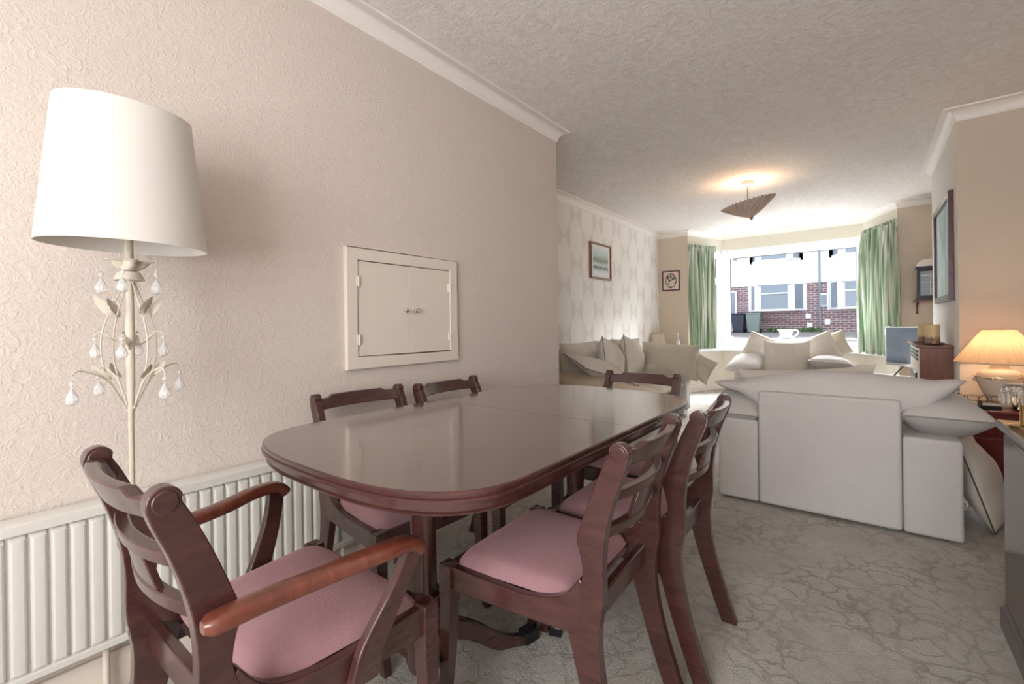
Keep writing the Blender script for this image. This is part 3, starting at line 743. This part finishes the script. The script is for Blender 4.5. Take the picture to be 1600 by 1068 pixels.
pillow('cushion', 'linen', .46, .46, .27, (-2.12, 4.37, .690), (82, 10, 100), None, .08, 22, piping='piping', label='nearer of the two pointed cream cushions with dark piping on the sofa', wr=.015)
pillow('cushion', 'linen', .46, .46, .27, (-2.08, 4.80, .690), (82, 12, 98), None, .08, 23, piping='piping', label='farther of the two pointed cream cushions with dark piping on the sofa', wr=.015)
pillow('cushion', 'linen', .42, .42, .16, (-2.22, 5.00, .70), (82, 0, 60), None, .06, 24, label='plain cream cushion leaning on the sofa back behind the farther pointed cushion', wr=.015)
pillow('cushion', 'linen_olive', .64, .42, .26, (-1.78, 5.16, .655), (68, 4, 14), None, .06, 25, label='large olive beige cushion leaning on the far arm of the sofa', wr=.03)
pillow('cushion', 'linen_olive', .36, .30, .14, (-1.50, 5.27, .60), (70, 30, 20), None, .1, 26, label='small crumpled beige cushion hanging over the far outer corner of the sofa', wr=.035)
# corner table and small lamp
ct = thing('corner_table', 'small white side table in the left window corner carrying the little lamp', 'table', (-2.40, 6.93, 0))
MB().box(-.22, .22, -.22, .22, .69, .715).build('table_top', 'gloss_white', ct, bevel=.004)
for x in (-.19, .19):
    for y in (-.19, .19): MB().box(x-.018, x+.018, y-.018, y+.018, 0, .69).build('leg', 'gloss_white', ct)
sl = thing('table_lamp', 'little cream table lamp with tapered shade in the left window corner', 'lamp', (-2.54, 6.86, .715))
MB().lathe([(0, 0), (.045, 0), (.045, .01), (.015, .02), (.012, .05), (0, .05)], (0, 0, 0), 20).build('base', 'brass', sl)
m = MB().lathe([(.135, .03), (.098, .205), (.096, .205), (.133, .03)], (0, 0, 0), 40, closed=False); m.build('lamp_shade', 'small_shade', sl, angle=50)
MB().lathe([(0, .05), (.012, .05), (.012, .11), (0, .11)], (0, 0, 0), 12).build('lamp_holder', 'cream_metal', sl)
tag(MB().lathe([(0, 0), (.035, 0), (.038, .02), (.036, .08), (.012, .12), (.010, .17), (.014, .175), (.012, .18), (.006, .21), (0, .215)], (0, 0, 0), 20).build('glass_decanter', 'crystal', loc=(-2.26, 6.95, .715)), 'small clear glass decanter beside the little corner lamp', 'decanter')

# ------------------------------------------------------------------ curtains
def curtain(name, label, p0, p1, z0, z1, folds, amp, seed):
    a, b = Vector(p0), Vector(p1); d = (b-a); L = d.length; d /= L; nrm = Vector((d.y, -d.x))
    t = thing(name, label, 'curtain', (a.x, a.y, 0), 0, None)
    def f(u, v):
        z = z1-(z1-z0)*v
        ph = folds*2*pi*u+sin(u*9+seed)*1.1
        am = amp*(.45+.55*min(1, v*5)) ; wob = .012*sin(v*5+u*11+seed)
        sq = 1-.06*sin(min(1, v*1.2)*pi)
        o_ = am*sin(ph)+am*.35*sin(ph*2.3+seed+v*1.5)+wob
        p = d*(L*(.5+(u-.5)*sq)+.012*cos(ph)*v)+nrm*(o_+amp)
        return (p.x, p.y, z)
    m = MB(); m.grid(folds*18, 26, f); o = m.build('curtain_panel', 'curtain', t, angle=180)
    s = o.modifiers.new('thick', 'SOLIDIFY'); s.thickness = .003
    def g(u, v):
        ph = folds*3*2*pi*u+seed; z = z1+.045-.10*v
        p = d*(L*u)+nrm*(amp*.85+.011*sin(ph)*(1-.3*sin(v*pi))+.006*sin(ph*2.1))
        return (p.x, p.y, z+.006*sin(ph*.5))
    m = MB(); m.grid(folds*24, 6, g); o = m.build('gathered_heading', 'curtain', t, angle=180)
    s = o.modifiers.new('thick', 'SOLIDIFY'); s.thickness = .004
    q0, q1 = d*0+nrm*.0, d*(L*.96)
    m = MB().tube([(nrm.x*.012, nrm.y*.012, z1-.01), (q1.x+nrm.x*.012, q1.y+nrm.y*.012, z1-.01)], .007, 8); m.build('curtain_track', 'upvc', t)
    return t
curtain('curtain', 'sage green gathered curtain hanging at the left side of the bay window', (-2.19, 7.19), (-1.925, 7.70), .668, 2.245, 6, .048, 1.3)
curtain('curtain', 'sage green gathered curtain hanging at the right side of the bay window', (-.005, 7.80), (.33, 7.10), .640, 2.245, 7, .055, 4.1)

# ------------------------------------------------------------------ bay table, jug, sill ornaments
bt_ = thing('round_table', 'round white table standing in the bay behind the armchair', 'table', (-.64, 7.42, 0))
MB().lathe([(0, .80), (.30, .80), (.335, .812), (.34, .826), (.335, .838), (0, .838)], (0, 0, 0), 56, fn=lambda a, z: 1+.6*abs(cos(a))**3).build('table_top', 'porcelain', bt_)
MB().lathe([(0, .0), (.17, 0), (.16, .02), (.04, .05), (.03, .3), (.04, .6), (.06, .78), (.1, .80), (0, .80)], (0, 0, 0), 30).build('pedestal', 'porcelain', bt_)
jg = thing('jug', 'white waisted china jug with a handle on the bay table', 'jug', (-.90, 7.40, .838))
MB().lathe([(0, 0), (.075, 0), (.088, .012), (.078, .035), (.072, .06), (.082, .10), (.105, .125), (.108, .13), (.10, .128), (.076, .10), (.066, .06), (0, .02)], (0, 0, 0), 36).build('body', 'porcelain', jg)
MB().tube(cr([(.09, 0, .115), (.135, 0, .115), (.145, 0, .085), (.12, 0, .045), (.078, 0, .03)], 6), .007, 8).build('handle', 'porcelain', jg)
def figurine(label, x, y, sc, mat, name='ornament', group=None, seed=1):
    m = MB().lathe([(0, 0), (.03*sc, 0), (.034*sc, .01*sc), (.018*sc, .03*sc), (.03*sc, .06*sc), (.034*sc, .09*sc), (.016*sc, .12*sc), (.012*sc, .13*sc), (.022*sc, .15*sc), (.016*sc, .175*sc), (0, .18*sc)], (0, 0, 0), 16)
    m.tube(cr([(.03*sc, 0, .08*sc), (.055*sc, .0, .10*sc), (.05*sc, 0, .14*sc)], 4), .006*sc, 8)
    return tag(m.build(name, mat, loc=(x, y, ZS)), label, 'ornament')
figurine('clear glass ornament on the window sill by the left curtain, nearest the corner', -1.80, 7.76, .8, 'crystal')
figurine('taller clear glass ornament on the left end of the bay sill, against the glass', -1.70, 7.86, 1.15, 'crystal')
figurine('white china ornament on the bay sill beside the left glass ornaments', -1.50, 7.88, .7, 'porcelain')
def posy(x, y, label):
    t = thing('flower_pot', label, 'flowers', (x, y, ZS))
    MB().lathe([(0, 0), (.045, 0), (.062, .09), (.056, .09), (.04, .02), (0, .02)], (0, 0, 0), 20).build('pot', 'porcelain', t)
    m = MB(); random.seed(3)
    for k in range(16):
        a = random.random()*2*pi; r = random.random()*.075; c = Vector((r*cos(a), r*sin(a), .10+random.random()*.07))
        for j in range(5):
            b = j*2*pi/5; leafmesh(m, c, (cos(b), sin(b), .5), .026, .011, .006)
    m.build('blossom', 'porcelain', t)
posy(-.13, 7.87, 'white flowers in a white pot on the bay sill by the right curtain')
figurine('small pale blue china ornament on the bay sill below the right curtain', .0, 7.70, .55, 'porcelain')

# ------------------------------------------------------------------ television, stand, fireplace, candles
st = thing('television_stand', 'low white gloss unit under the television', 'stand', (.22, 6.30, 0), radians(-40))
MB().box(-.33, .33, -.17, .17, .0, .455).build('cabinet', 'porcelain', st, bevel=.004)
MB().box(-.35, .35, -.19, .19, .455, .475).build('top_shelf', 'porcelain', st, bevel=.004)
tv = thing('television', 'flat television with silver frame on the low white unit by the right curtain', 'television', (.335, 6.27, .475), radians(-44))
MB().box(-.24, .24, -.012, .012, .115, .535).build('bezel', 'chrome', tv, bevel=.003)
MB().box(-.226, .226, -.0145, -.0115, .148, .523).build('screen', 'tv_screen', tv)
for s_ in (-1, 1):
    MB().tube([(s_*.03, 0, .125), (s_*.05, -.0, .12), (s_*.13, -.03, .008)], .008, 8).build('stand_leg', 'black', tv)
MB().tube([(-.05, 0, .12), (.05, 0, .12)], .008, 8).build('stand_bar', 'black', tv)
tag(MB().box(-.02, .02, -.07, .07, 0, .015).build('remote_control', 'black', loc=(.07, 6.24, .475), bevel=.003), 'black remote control lying on the white television unit', 'remote')
fp = thing('fireplace', 'brown wooden fire surround with pale front on the chimney breast, candles on top', 'fireplace', (XB, 0, 0))
for yb in (4.60, 5.47): MB().box(-.185, 0, yb, yb+.03, .0, .868).build('side_panel', 'brown_wood', fp, bevel=.002)
MB().box(-.205, 0, 4.58, 5.52, .868, .888).build('mantel_shelf', 'brown_wood', fp, bevel=.004)
MB().box(-.188, -.150, 4.63, 5.47, .05, .868).build('front_panel', 'gloss_white', fp, bevel=.004)
m = MB()
for k in range(3): m.box(-.196, -.187, 4.72, 5.38, .765+k*.03, .780+k*.03)
m.build('vent_slats', 'black', fp)
MB().box(-.20, -.186, 4.80, 5.30, .12, .66).build('fire_grate', 'black', fp, bevel=.004)
def candle(label, x, y, r, h, zt):
    t = thing('candle', label, 'candle', (x, y, zt), 0, None)
    MB().lathe([(0, 0), (r, 0), (r, h-.003), (r-.004, h), (0, h-.006)], (0, 0, 0), 32).build('wax', 'candle', t, angle=50)
    MB().tube([(0, 0, h-.006), (.001, 0, h+.012)], .0015, 6).build('wick', 'black', t)
for nm, lb, x, y, r in (('plate', 'dark flat candle plate on the mantel, nearer of the two', .395, 4.74, .075), ('plate', 'dark flat candle plate on the mantel, farther of the two', .37, 5.04, .07)):
    tag(MB().lathe([(0, 0), (r*.7, 0), (r, .008), (r, .011), (r*.7, .004), (0, .004)], (0, 0, 0), 32).build(nm, 'dark_glass', loc=(x, y, .888)), lb, 'plate')
candle('thick pillar candle with dried flowers in its base, nearer of the two on the mantel', .397, 4.74, .042, .15, .892)
candle('thick pillar candle with dried flowers in its base, farther of the two on the mantel', .372, 5.04, .042, .155, .892)

# clock shelf in the right alcove
shf = thing('wall_shelf', 'small wooden bracket shelf in the right alcove under the black clock', 'shelf', (.53, YF, 1.29))
MB().prism([(-.10, 0), (.16, 0), (.16, -.17), (.02, -.20), (-.10, -.12)], 0, .018, 'z').build('board', 'frame_wood', shf, bevel=.003)
MB().prism([(0, 0), (-.12, 0), (-.10, -.02), (-.02, -.05), (-.008, -.14), (0, -.14)], -.07, -.05, 'x').build('bracket', 'frame_dark', shf, bevel=.002)
ck = thing('mantel_clock', 'black bracket clock with arched grey top on the alcove shelf', 'clock', (.575, YF-.11, 1.308), 0)
MB().box(-.11, .11, -.06, .07, 0, .36).build('case', 'black', ck, bevel=.006)
MB().box(-.125, .125, -.07, .08, .36, .39).box(-.125, .125, -.07, .08, 0, .03).build('moulding', 'dark_glass', ck, bevel=.006)
MB().prism([(-.12+.0, .39)]+[(-.12*cos(a), .39+.085*sin(a)) for a in [k*pi/16 for k in range(17)]], -.06, .07, 'y').build('arched_top', 'chrome', ck)
MB().box(-.085, .085, -.066, -.058, .05, .33).build('door_glass', 'pane', ck, bevel=.002)
m = MB()
for z in (.12, .2, .28): m.box(-.085, .085, -.069, -.064, z, z+.006)
m.box(-.003, .003, -.069, -.064, .05, .33); m.build('glazing_bar', 'chrome', ck)

# ------------------------------------------------------------------ pictures
def picture(name, label, origin, ax, w_, h_, fw, fmat, art, mount=.0, depth=.022, tilt=0):
    """origin: wall point at centre; ax: direction of width along the wall; normal = towards the room"""
    ax = Vector(ax); nrm = Vector((0, 0, 1)).cross(ax)
    t = thing(name, label, 'picture', origin)
    t.matrix_world = Matrix(((ax.x, nrm.x, 0, origin[0]), (ax.y, nrm.y, 0, origin[1]), (0, 0, 1, origin[2]), (0, 0, 0, 1)))
    W, Hh = w_/2, h_/2; m = MB()
    for q in ([(-W, -Hh), (W, -Hh), (W-fw, -Hh+fw), (-W+fw, -Hh+fw)], [(W, -Hh), (W, Hh), (W-fw, Hh-fw), (W-fw, -Hh+fw)], [(W, Hh), (-W, Hh), (-W+fw, Hh-fw), (W-fw, Hh-fw)], [(-W, Hh), (-W, -Hh), (-W+fw, -Hh+fw), (-W+fw, Hh-fw)]):
        m.prism(q, .0, depth, 'y')
    m.build('frame', fmat, t, bevel=.002)
    MB().box(-W+fw*.8, W-fw*.8, .002, depth*.45, -Hh+fw*.8, Hh-fw*.8).build('artwork', art, t, smooth=False)
    MB().box(-W+fw*.8, W-fw*.8, depth*.6, depth*.6+.001, -Hh+fw*.8, Hh-fw*.8).build('glazing', 'glass', t, smooth=False)
    return t
def art_mat(name, kind):
    t = NT(name, .5); tc = t.n('ShaderNodeTexCoord'); sp = t.n('ShaderNodeSeparateXYZ'); t.link(tc.outputs['Object'], sp.inputs[0])
    v = t.coords((1, 1, 1)); X, Z_ = sp.outputs[0], sp.outputs[2]
    if kind == 'land':
        n = t.noise(t.coords((10, 1, 26)), 1.6, 5, .7)
        h = t.math('ADD', Z_, t.math('MULTIPLY', n, .10))
        c = t.ramp(t.math('ADD', t.math('MULTIPLY', h, 1.9), .45), [(.12, S(236, 240, 240)), (.30, S(226, 232, 232)), (.40, S(96, 116, 112)), (.46, S(206, 218, 214)), (.56, S(120, 142, 126)), (.68, S(186, 206, 204)), (.82, S(214, 226, 232))])
        edge = t.math('MAXIMUM', t.math('GREATER_THAN', t.math('ABSOLUTE', X), .205), t.math('GREATER_THAN', t.math('ABSOLUTE', Z_), .165))
        t.color(t.mix(edge, c, S(232, 230, 226)))
    elif kind == 'oval':
        d = t.math('SQRT', t.math('ADD', t.math('POWER', t.math('MULTIPLY', X, 1/.085), 2), t.math('POWER', t.math('MULTIPLY', Z_, 1/.115), 2)))
        n = t.noise(v, 26, 4, .6)
        c = t.ramp(n, [(.42, S(66, 92, 72)), (.50, S(206, 190, 160)), (.56, S(214, 198, 168)), (.66, S(228, 196, 190))])
        ring = t.math('MULTIPLY', t.math('GREATER_THAN', d, .93), t.math('LESS_THAN', d, 1.03))
        x = t.mix(t.math('GREATER_THAN', d, .95), c, S(226, 204, 200)); t.color(t.mix(ring, x, S(52, 44, 42)))
    else:
        n = t.noise(t.coords((3, 1, 1.2)), 2.2, 4, .6)
        t.color(t.ramp(n, [(.3, S(128, 170, 178)), (.5, S(176, 206, 206)), (.7, S(208, 222, 218))]))
    return t.m
picture('framed_picture', 'brown framed pale landscape print on the hourglass patterned wall above the sofa', (XLL, 5.17, 1.862), (0, -1, 0), .55, .445, .022, 'frame_wood', art_mat('landscape_print', 'land'), depth=.03)
picture('framed_picture', 'small dark framed picture with oval flower mount beside the left curtain', (-2.44, YF, 1.75), (-1, 0, 0), .275, .315, .018, 'frame_dark', art_mat('oval_flower_print', 'oval'))
picture('framed_picture', 'large red-brown framed pale blue picture on the chimney breast above the candles', (XB, 4.98, 1.615), (0, 1, 0), .92, .79, .045, 'frame_dark', art_mat('pale_blue_print', 'sea'), depth=.03)

# ------------------------------------------------------------------ pendant light
PX, PY = -.947, 5.132
pd = thing('pendant_light', 'pleated inverted cone pendant light hanging from the lounge ceiling', 'ceiling light', (PX, PY, ZC))
MB().lathe([(0, -.045), (.03, -.045), (.052, -.038), (.055, -.002), (.055, 0), (0, 0)], (0, 0, 0), 30).build('ceiling_rose', 'gloss_white', pd)
MB().tube([(0, 0, -.04), (0, 0, -.20)], .006, 10).build('stem', 'brass', pd)
PR, PZ, PD = .255, -.220, .150
def pf(u, v):
    a = 2*pi*u; rr = .012+(PR-.012)*v
    rip = .0055*sin(a*40+v*1.6)*v**.5
    z = PZ-PD+PD*(v**1.25)+.03*sin(v*pi)*0
    return ((rr)*cos(a+.55*v), (rr)*sin(a+.55*v), z+rip)
m = MB(); m.grid(312, 14, pf); o = m.build('shade', 'pendant_shade', pd, angle=180); s = o.modifiers.new('thick', 'SOLIDIFY'); s.thickness = .002
tilt = Matrix.Translation((0, 0, PZ)) @ Matrix.Rotation(radians(13), 4, -fwd) @ Matrix.Translation((0, 0, -PZ)); o.matrix_local = tilt
fin = MB().lathe([(0, PZ-PD-.03), (.008, PZ-PD-.025), (.012, PZ-PD-.015), (.02, PZ-PD-.005), (.02, PZ-PD+.002), (0, PZ-PD+.004)], (0, 0, 0), 18).build('finial', 'brass', pd); fin.matrix_local = tilt
b = lamp('pendant_bulb', 'POINT', 4, (1.0, .74, .52), (PX, PY, ZC-.19), shadow_soft_size=.03)

# ------------------------------------------------------------------ side table with lamp (right)
TZ = .536
sd = thing('side_table', 'red mahogany side table with drawers beneath the lit table lamp', 'table', (0, 0, 0))
MB().box(.43, .855, 3.85, 4.32, TZ-.022, TZ).build('table_top', 'red_wood', sd, bevel=.006, seg=3)
MB().box(.45, .84, 3.875, 4.31, .06, TZ-.022).build('cabinet', 'red_wood', sd, bevel=.003)
MB().box(.44, .85, 3.865, 4.31, 0, .06).build('plinth', 'red_wood', sd, bevel=.004)
dr = MB().box(.475, .815, 3.862, 3.876, .39, .49).build('drawer', 'red_wood', sd, bevel=.004)
MB().lathe([(0, 0), (.008, 0), (.008, .01), (.018, .016), (.018, .026), (0, .03)], (0, 0, 0), 16).xf(Matrix.Translation((.62, 3.862, .44)) @ Matrix.Rotation(radians(90), 4, 'X')).build('knob', 'frame_wood', dr)
d2 = MB().box(.475, .815, 3.862, 3.876, .09, .37).build('door', 'red_wood', sd, bevel=.004)
MB().lathe([(0, 0), (.008, 0), (.008, .01), (.018, .016), (.018, .026), (0, .03)], (0, 0, 0), 16).xf(Matrix.Translation((.52, 3.862, .30)) @ Matrix.Rotation(radians(90), 4, 'X')).build('knob', 'frame_wood', d2)
tl = thing('table_lamp', 'lit ceramic urn table lamp with wide pleated coolie shade on the side table', 'lamp', (.647, 4.09, TZ))
MB().lathe([(0, 0), (.056, 0), (.06, .008), (.056, .02), (.060, .04), (.084, .10), (.104, .155), (.108, .175), (.100, .20), (.074, .222), (.048, .235), (.040, .245), (.040, .262), (.044, .268), (0, .268)], (0, 0, 0), 44).build('urn', 'lamp_base', tl)
for a0_ in (100, 190, 250, 340):
    m = MB(); random.seed(a0_)
    for k in range(9):
        a = radians(a0_+random.uniform(-17, 17)); z = .172+random.uniform(-.014, .012); r = .107
        leafmesh(m, (r*cos(a), r*sin(a), z), (cos(a)*.5+random.uniform(-.6, .6), sin(a)*.5+random.uniform(-.6, .6), random.uniform(-.4, .4)), .022, .009, .004)
    m.build('flower_relief', 'lamp_base', tl)
m = MB().tube([(.1085*cos(a), .1085*sin(a), .178+.004*sin(a*6)) for a in [2*pi*k/60 for k in range(61)]], .0028, 6); m.build('garland', 'brass', tl)
MB().lathe([(0, .268), (.012, .268), (.012, .33), (0, .33)], (0, 0, 0), 14).build('lamp_holder', 'brass', tl)
def pls(u, v):
    a = 2*pi*u; r0, r1 = .072, .205; rr = r1+(r0-r1)*v + .0022*sin(a*90+2*sin(a*7))*(.5+.5*v)+.003*sin(a*13)*(1-v)
    return (rr*cos(a), rr*sin(a), .272+.205*v)
m = MB(); m.grid(540, 8, pls); o = m.build('pleated_shade', 'pleat_shade', tl, angle=180)
for r, z in ((.205, .272), (.072, .477)):
    MB().tube([(r*cos(a), r*sin(a), z) for a in [2*pi*k/60 for k in range(61)]], .0035, 6).build('shade_trim', 'linen_tan', o)
lamp('table_lamp_bulb', 'POINT', 1.7, (1.0, .74, .50), (.647, 4.09, TZ+.36), shadow_soft_size=.03)
# small things on the side table
bx = tag(MB().box(-.085, .085, -.055, .055, 0, .022).build('closed_book', 'black', loc=(.535, 3.93, TZ), bevel=.002), 'black book lying on the side table beneath two smaller ones', 'book'); bx.rotation_euler = (0, 0, .06)
bk2 = thing('closed_book', 'small tan book on top of the black one on the side table', 'book', (.575, 3.93, TZ+.022), .1)
MB().box(-.040, .040, -.038, .038, 0, .003).box(-.040, .040, -.038, .038, .019, .022).box(-.04, -.037, -.038, .038, 0, .022).build('cover', 'frame_wood', bk2)
MB().box(-.036, .038, -.035, .035, .003, .019).build('pages', 'linen', bk2)
bk3 = tag(MB().box(-.035, .035, -.038, .038, 0, .022).build('closed_book', 'linen_tan', loc=(.485, 3.93, TZ+.022), bevel=.002), 'pale brown book left of the small tan book on the side table', 'book')
def specs(label, x, y, z, rz):
    t = thing('spectacles', label, 'glasses', (x, y, z), rz)
    m = MB()
    for cx in (-.03, .03): m.tube([(cx+.024*cos(a), 0, .020+.019*sin(a)) for a in [2*pi*k/20 for k in range(21)]], .0016, 6)
    m.tube(cr([(-.008, 0, .024), (0, 0, .028), (.008, 0, .024)], 4), .0015, 6); m.build('rims', 'frame_dark', t)
    for cx in (-.055, .055): MB().tube(cr([(cx, 0, .026), (cx*.98, .06, .030), (cx*.9, .11, .028), (cx*.88, .125, .006)], 5), .0015, 6).build('temple', 'frame_dark', t)
specs('thin framed spectacles resting on the small tan book', .575, 3.90, TZ+.044, .5)
specs('thin framed spectacles resting on the pale brown book', .475, 3.915, TZ+.044, -.2)
tag(MB().box(-.05, .05, -.03, .03, 0, .028).build('glasses_case', 'black', loc=(.735, 4.0, TZ), bevel=.008, seg=3), 'black glasses case on the side table to the right of the lamp urn', 'case')
o = MB().box(-.016, .016, -.004, .004, 0, .085).build('remote_handset', 'chrome', loc=(.70, 3.90, TZ+.004), bevel=.003); o.rotation_euler = (radians(-50), radians(30), 0); tag(o, 'small silver handset propped on the side table in front of the urn', 'handset')
# cable beside the table
tag(MB().tube(cr([(.452, 3.80, TZ-.13), (.445, 3.79, .35), (.46, 3.79, .28), (.475, 3.79, .2), (.47, 3.78, .05), (.46, 3.76, .006), (.44, 3.6, .006)], 6), .0035, 8).build('lamp_cable', 'porcelain'), 'thin white cable hanging down the front of the red side table', 'cable')

# ------------------------------------------------------------------ sideboard (right edge)
sb = thing('sideboard', 'dark mahogany sideboard with moulded top at the right edge', 'sideboard', (0, 0, 0))
MB().box(.372, .845, .95, 2.285, .085, .690).build('carcass', 'dark_wood', sb, bevel=.003)
MB().prism([(.348, .708), (.352, .722), (.357, .726), (.85, .726), (.85, .690), (.366, .690), (.362, .697), (.353, .700)], .93, 2.305, 'y').build('moulded_top', 'dark_wood', sb, bevel=.002)
MB().prism([(.358, .0), (.358, .07), (.366, .078), (.372, .09), (.845, .09), (.845, 0)], .94, 2.298, 'y').build('plinth', 'dark_wood', sb, bevel=.002)
for y0, y1 in ((.97, 1.40), (1.405, 1.835), (1.84, 2.268)):
    dd = MB().box(.366, .373, y0, y1, .10, .68).build('door', 'dark_wood', sb, bevel=.002)
    MB().lathe([(0, 0), (.006, 0), (.006, .008), (.012, .014), (.010, .022), (0, .024)], (0, 0, 0), 16).xf(Matrix.Translation((.366, y0+.05, .42)) @ Matrix.Rotation(radians(-90), 4, 'Y')).build('knob', 'brass', dd)
cl = thing('crystal_lamp', 'small lamp with brass stem and hanging glass prisms on the sideboard', 'lamp', (.405, 2.18, .726))
MB().lathe([(0, 0), (.045, 0), (.045, .006), (.019, .01), (.0165, .014), (.0165, .095), (.010, .10), (.010, .14), (0, .14)], (0, 0, 0), 28).build('stem', 'brass', cl)
MB().lathe([(0, .142), (.014, .142), (.040, .138), (.054, .128), (.060, .112), (.0565, .112), (.050, .126), (.038, .133), (0, .137)], (0, 0, 0), 40, fn=lambda a, z: 1+.05*abs(sin(a*10))).build('glass_canopy', 'clear_crystal', cl, angle=30)
for k in range(20):
    a = 2*pi*k/20; r = .058
    MB().tube([(r*cos(a), r*sin(a), .118), (r*cos(a), r*sin(a), .090), (r*cos(a), r*sin(a), .076)], [.006, .0065, .002], 6).build('glass_prism', 'clear_crystal', cl, smooth=False)
MB().lathe([(0, .142), (.006, .142), (.008, .15), (.004, .156), (0, .158)], (0, 0, 0), 14).build('finial', 'brass', cl)

# ------------------------------------------------------------------ outside: street and houses opposite
m = MB(); m.add([(-40, 8.3, -.15), (40, 8.3, -.15), (40, 13, -.15), (-40, 13, -.15), (40, 22, .58), (-40, 22, .58), (40, 60, .62), (-40, 60, .62)], [(0, 1, 2, 3), (3, 2, 4, 5), (5, 4, 6, 7)])
o = m.build('street_ground', 'tarmac', smooth=False); o['kind'] = 'structure'
gw = thing('garden_wall', 'low brick wall at the front of the garden outside the bay', 'wall')
MB().box(-14, 8, 12.0, 12.25, -.15, .60).build('brickwork', 'brick', gw); MB().box(-14, 8, 11.97, 12.28, .60, .66).build('coping', 'tarmac', gw)
hs = thing('terraced_house', 'opposite brick and white rendered terraced house with bay windows', 'house', (0, 0, 0))
HY = 24.0
MB().box(-16, 10, HY, HY+.3, .4, 2.78).build('brick_wall', 'brick', hs)
MB().box(-16, 10, HY-.02, HY+.3, 2.78, 6.2).build('rendered_wall', 'render', hs)
MB().prism([(HY-.35, 6.2), (HY-.35, 6.3), (HY+4, 9.4), (HY+4, 6.2)], -16.2, 10.2, 'x').build('roof', 'roof', hs)
MB().box(-16, 10, HY+.3, HY+8, .4, 6.2).build('rear_block', 'render', hs)
def hbay(x0, x1, z0, z1, dep, mull):
    y = HY-dep; b = MB()
    pts = [(x0, HY), (x0+dep*.55, y), (x1-dep*.55, y), (x1, HY)]
    t_ = .09
    b.prism(pts, z0, z0+t_, 'z').prism(pts, z1-.06, z1+.05, 'z')
    for (px, py) in pts: b.box(px-.07, px+.07, py-.02, py+.12, z0, z1)
    b.box(pts[1][0], pts[2][0], y-.01, y+.05, z0+(z1-z0)*.62, z0+(z1-z0)*.62+.05)
    fr = b.build('bay_window', 'upvc', hs)
    MB().prism([(p[0]+(0.03 if i < 2 else -.03), p[1]+.04) for i, p in enumerate(pts)], z0+.02, z1-.02, 'z').build('pane', 'pane', fr)
    for xx in (pts[1][0]+.12, pts[2][0]-.12):
        MB().box(xx-.07, xx+.07, y+.005, y+.035, z0+.1, z1-.1).build('net_curtain', 'net', fr)
    return fr
hbay(-4.38, -2.18, 1.56, 2.80, .7, 1)
hbay(-1.28, 1.2, 1.57, 2.78, .7, 1)
hbay(-4.30, -2.30, 3.82, 5.2, .6, 1)
hbay(-1.20, 1.2, 3.82, 5.2, .6, 1)
hbay(-10.5, -8.2, 1.56, 2.80, .7, 1)
for nm, x0, x1, z0, z1 in (('window', -1.65, -1.30, 1.72, 2.3), ('window', -5.15, -4.85, 4.0, 4.6), ('front_door', -5.7, -4.95, .62, 2.6)):
    fr = MB().box(x0, x1, HY-.08, HY, z0, z1).build(nm, 'upvc', hs)
    MB().box(x0+.07, x1-.07, HY-.09, HY-.07, z0+(z1-z0)*(.45 if nm == 'front_door' else .08), z1-.08).build('pane', 'pane', fr)
for x, z in ((-2.05, 1.30), (-1.35, 1.03), (-2.0, .9)): MB().box(x-.1, x+.1, HY-.1, HY, z-.1, z+.12).build('meter_box', 'upvc', hs)
MB().tube([(-1.62, HY-.06, .6), (-1.62, HY-.06, 6.1)], .04, 8).build('drain_pipe', 'pane', hs)
def bin_(label, x, y, mat, s=1):
    t = thing('wheelie_bin', label, 'bin', (x, y, .58), 0, None)
    b, tp_ = .22, .29
    MB().add([(-b, -b, .04), (b, -b, .04), (b, b, .04), (-b, b, .04), (-tp_, -tp_, .86), (tp_, -tp_, .86), (tp_, tp_, .86), (-tp_, tp_, .86)], [(3, 2, 1, 0), (4, 5, 6, 7), (0, 1, 5, 4), (1, 2, 6, 5), (2, 3, 7, 6), (3, 0, 4, 7)]).build('body', mat, t, bevel=.02)
    MB().box(-.31, .31, -.32, .33, .86, .92).build('lid', mat, t, bevel=.02)
    for s_ in (-1, 1): MB().lathe([(0, -.03), (.1, -.03), (.1, .03), (0, .03)], (0, 0, 0), 20).xf(Matrix.Translation((s_*.24, .2, .1)) @ Matrix.Rotation(radians(90), 4, 'Y')).build('wheel', 'black', t)
bin_('grey green wheelie bin in front of the opposite house, right of the dark one', -4.10, 23.3, 'bin_green')
bin_('dark blue wheelie bin in front of the opposite house, left of the green one', -4.78, 23.5, 'bin_dark')
def weeds(label, x, y, n, spread, seed):
    random.seed(seed); m = MB()
    for k in range(n):
        a = random.random()*2*pi; c = (random.gauss(0, spread), random.gauss(0, .1), random.random()*.03)
        leafmesh(m, c, (cos(a), sin(a), 1.3), random.uniform(.12, .28), .035, .05)
    tag(m.build('weed_clump', 'leaf', loc=(x, y, .60)), label, 'plant')
weeds('green weeds at the foot of the opposite wall left of the jug', -3.3, 23.7, 60, .35, 1)
weeds('larger green weed clump at the foot of the opposite wall right of the jug', -2.0, 23.3, 60, .28, 2)
bpy.context.view_layer.update()
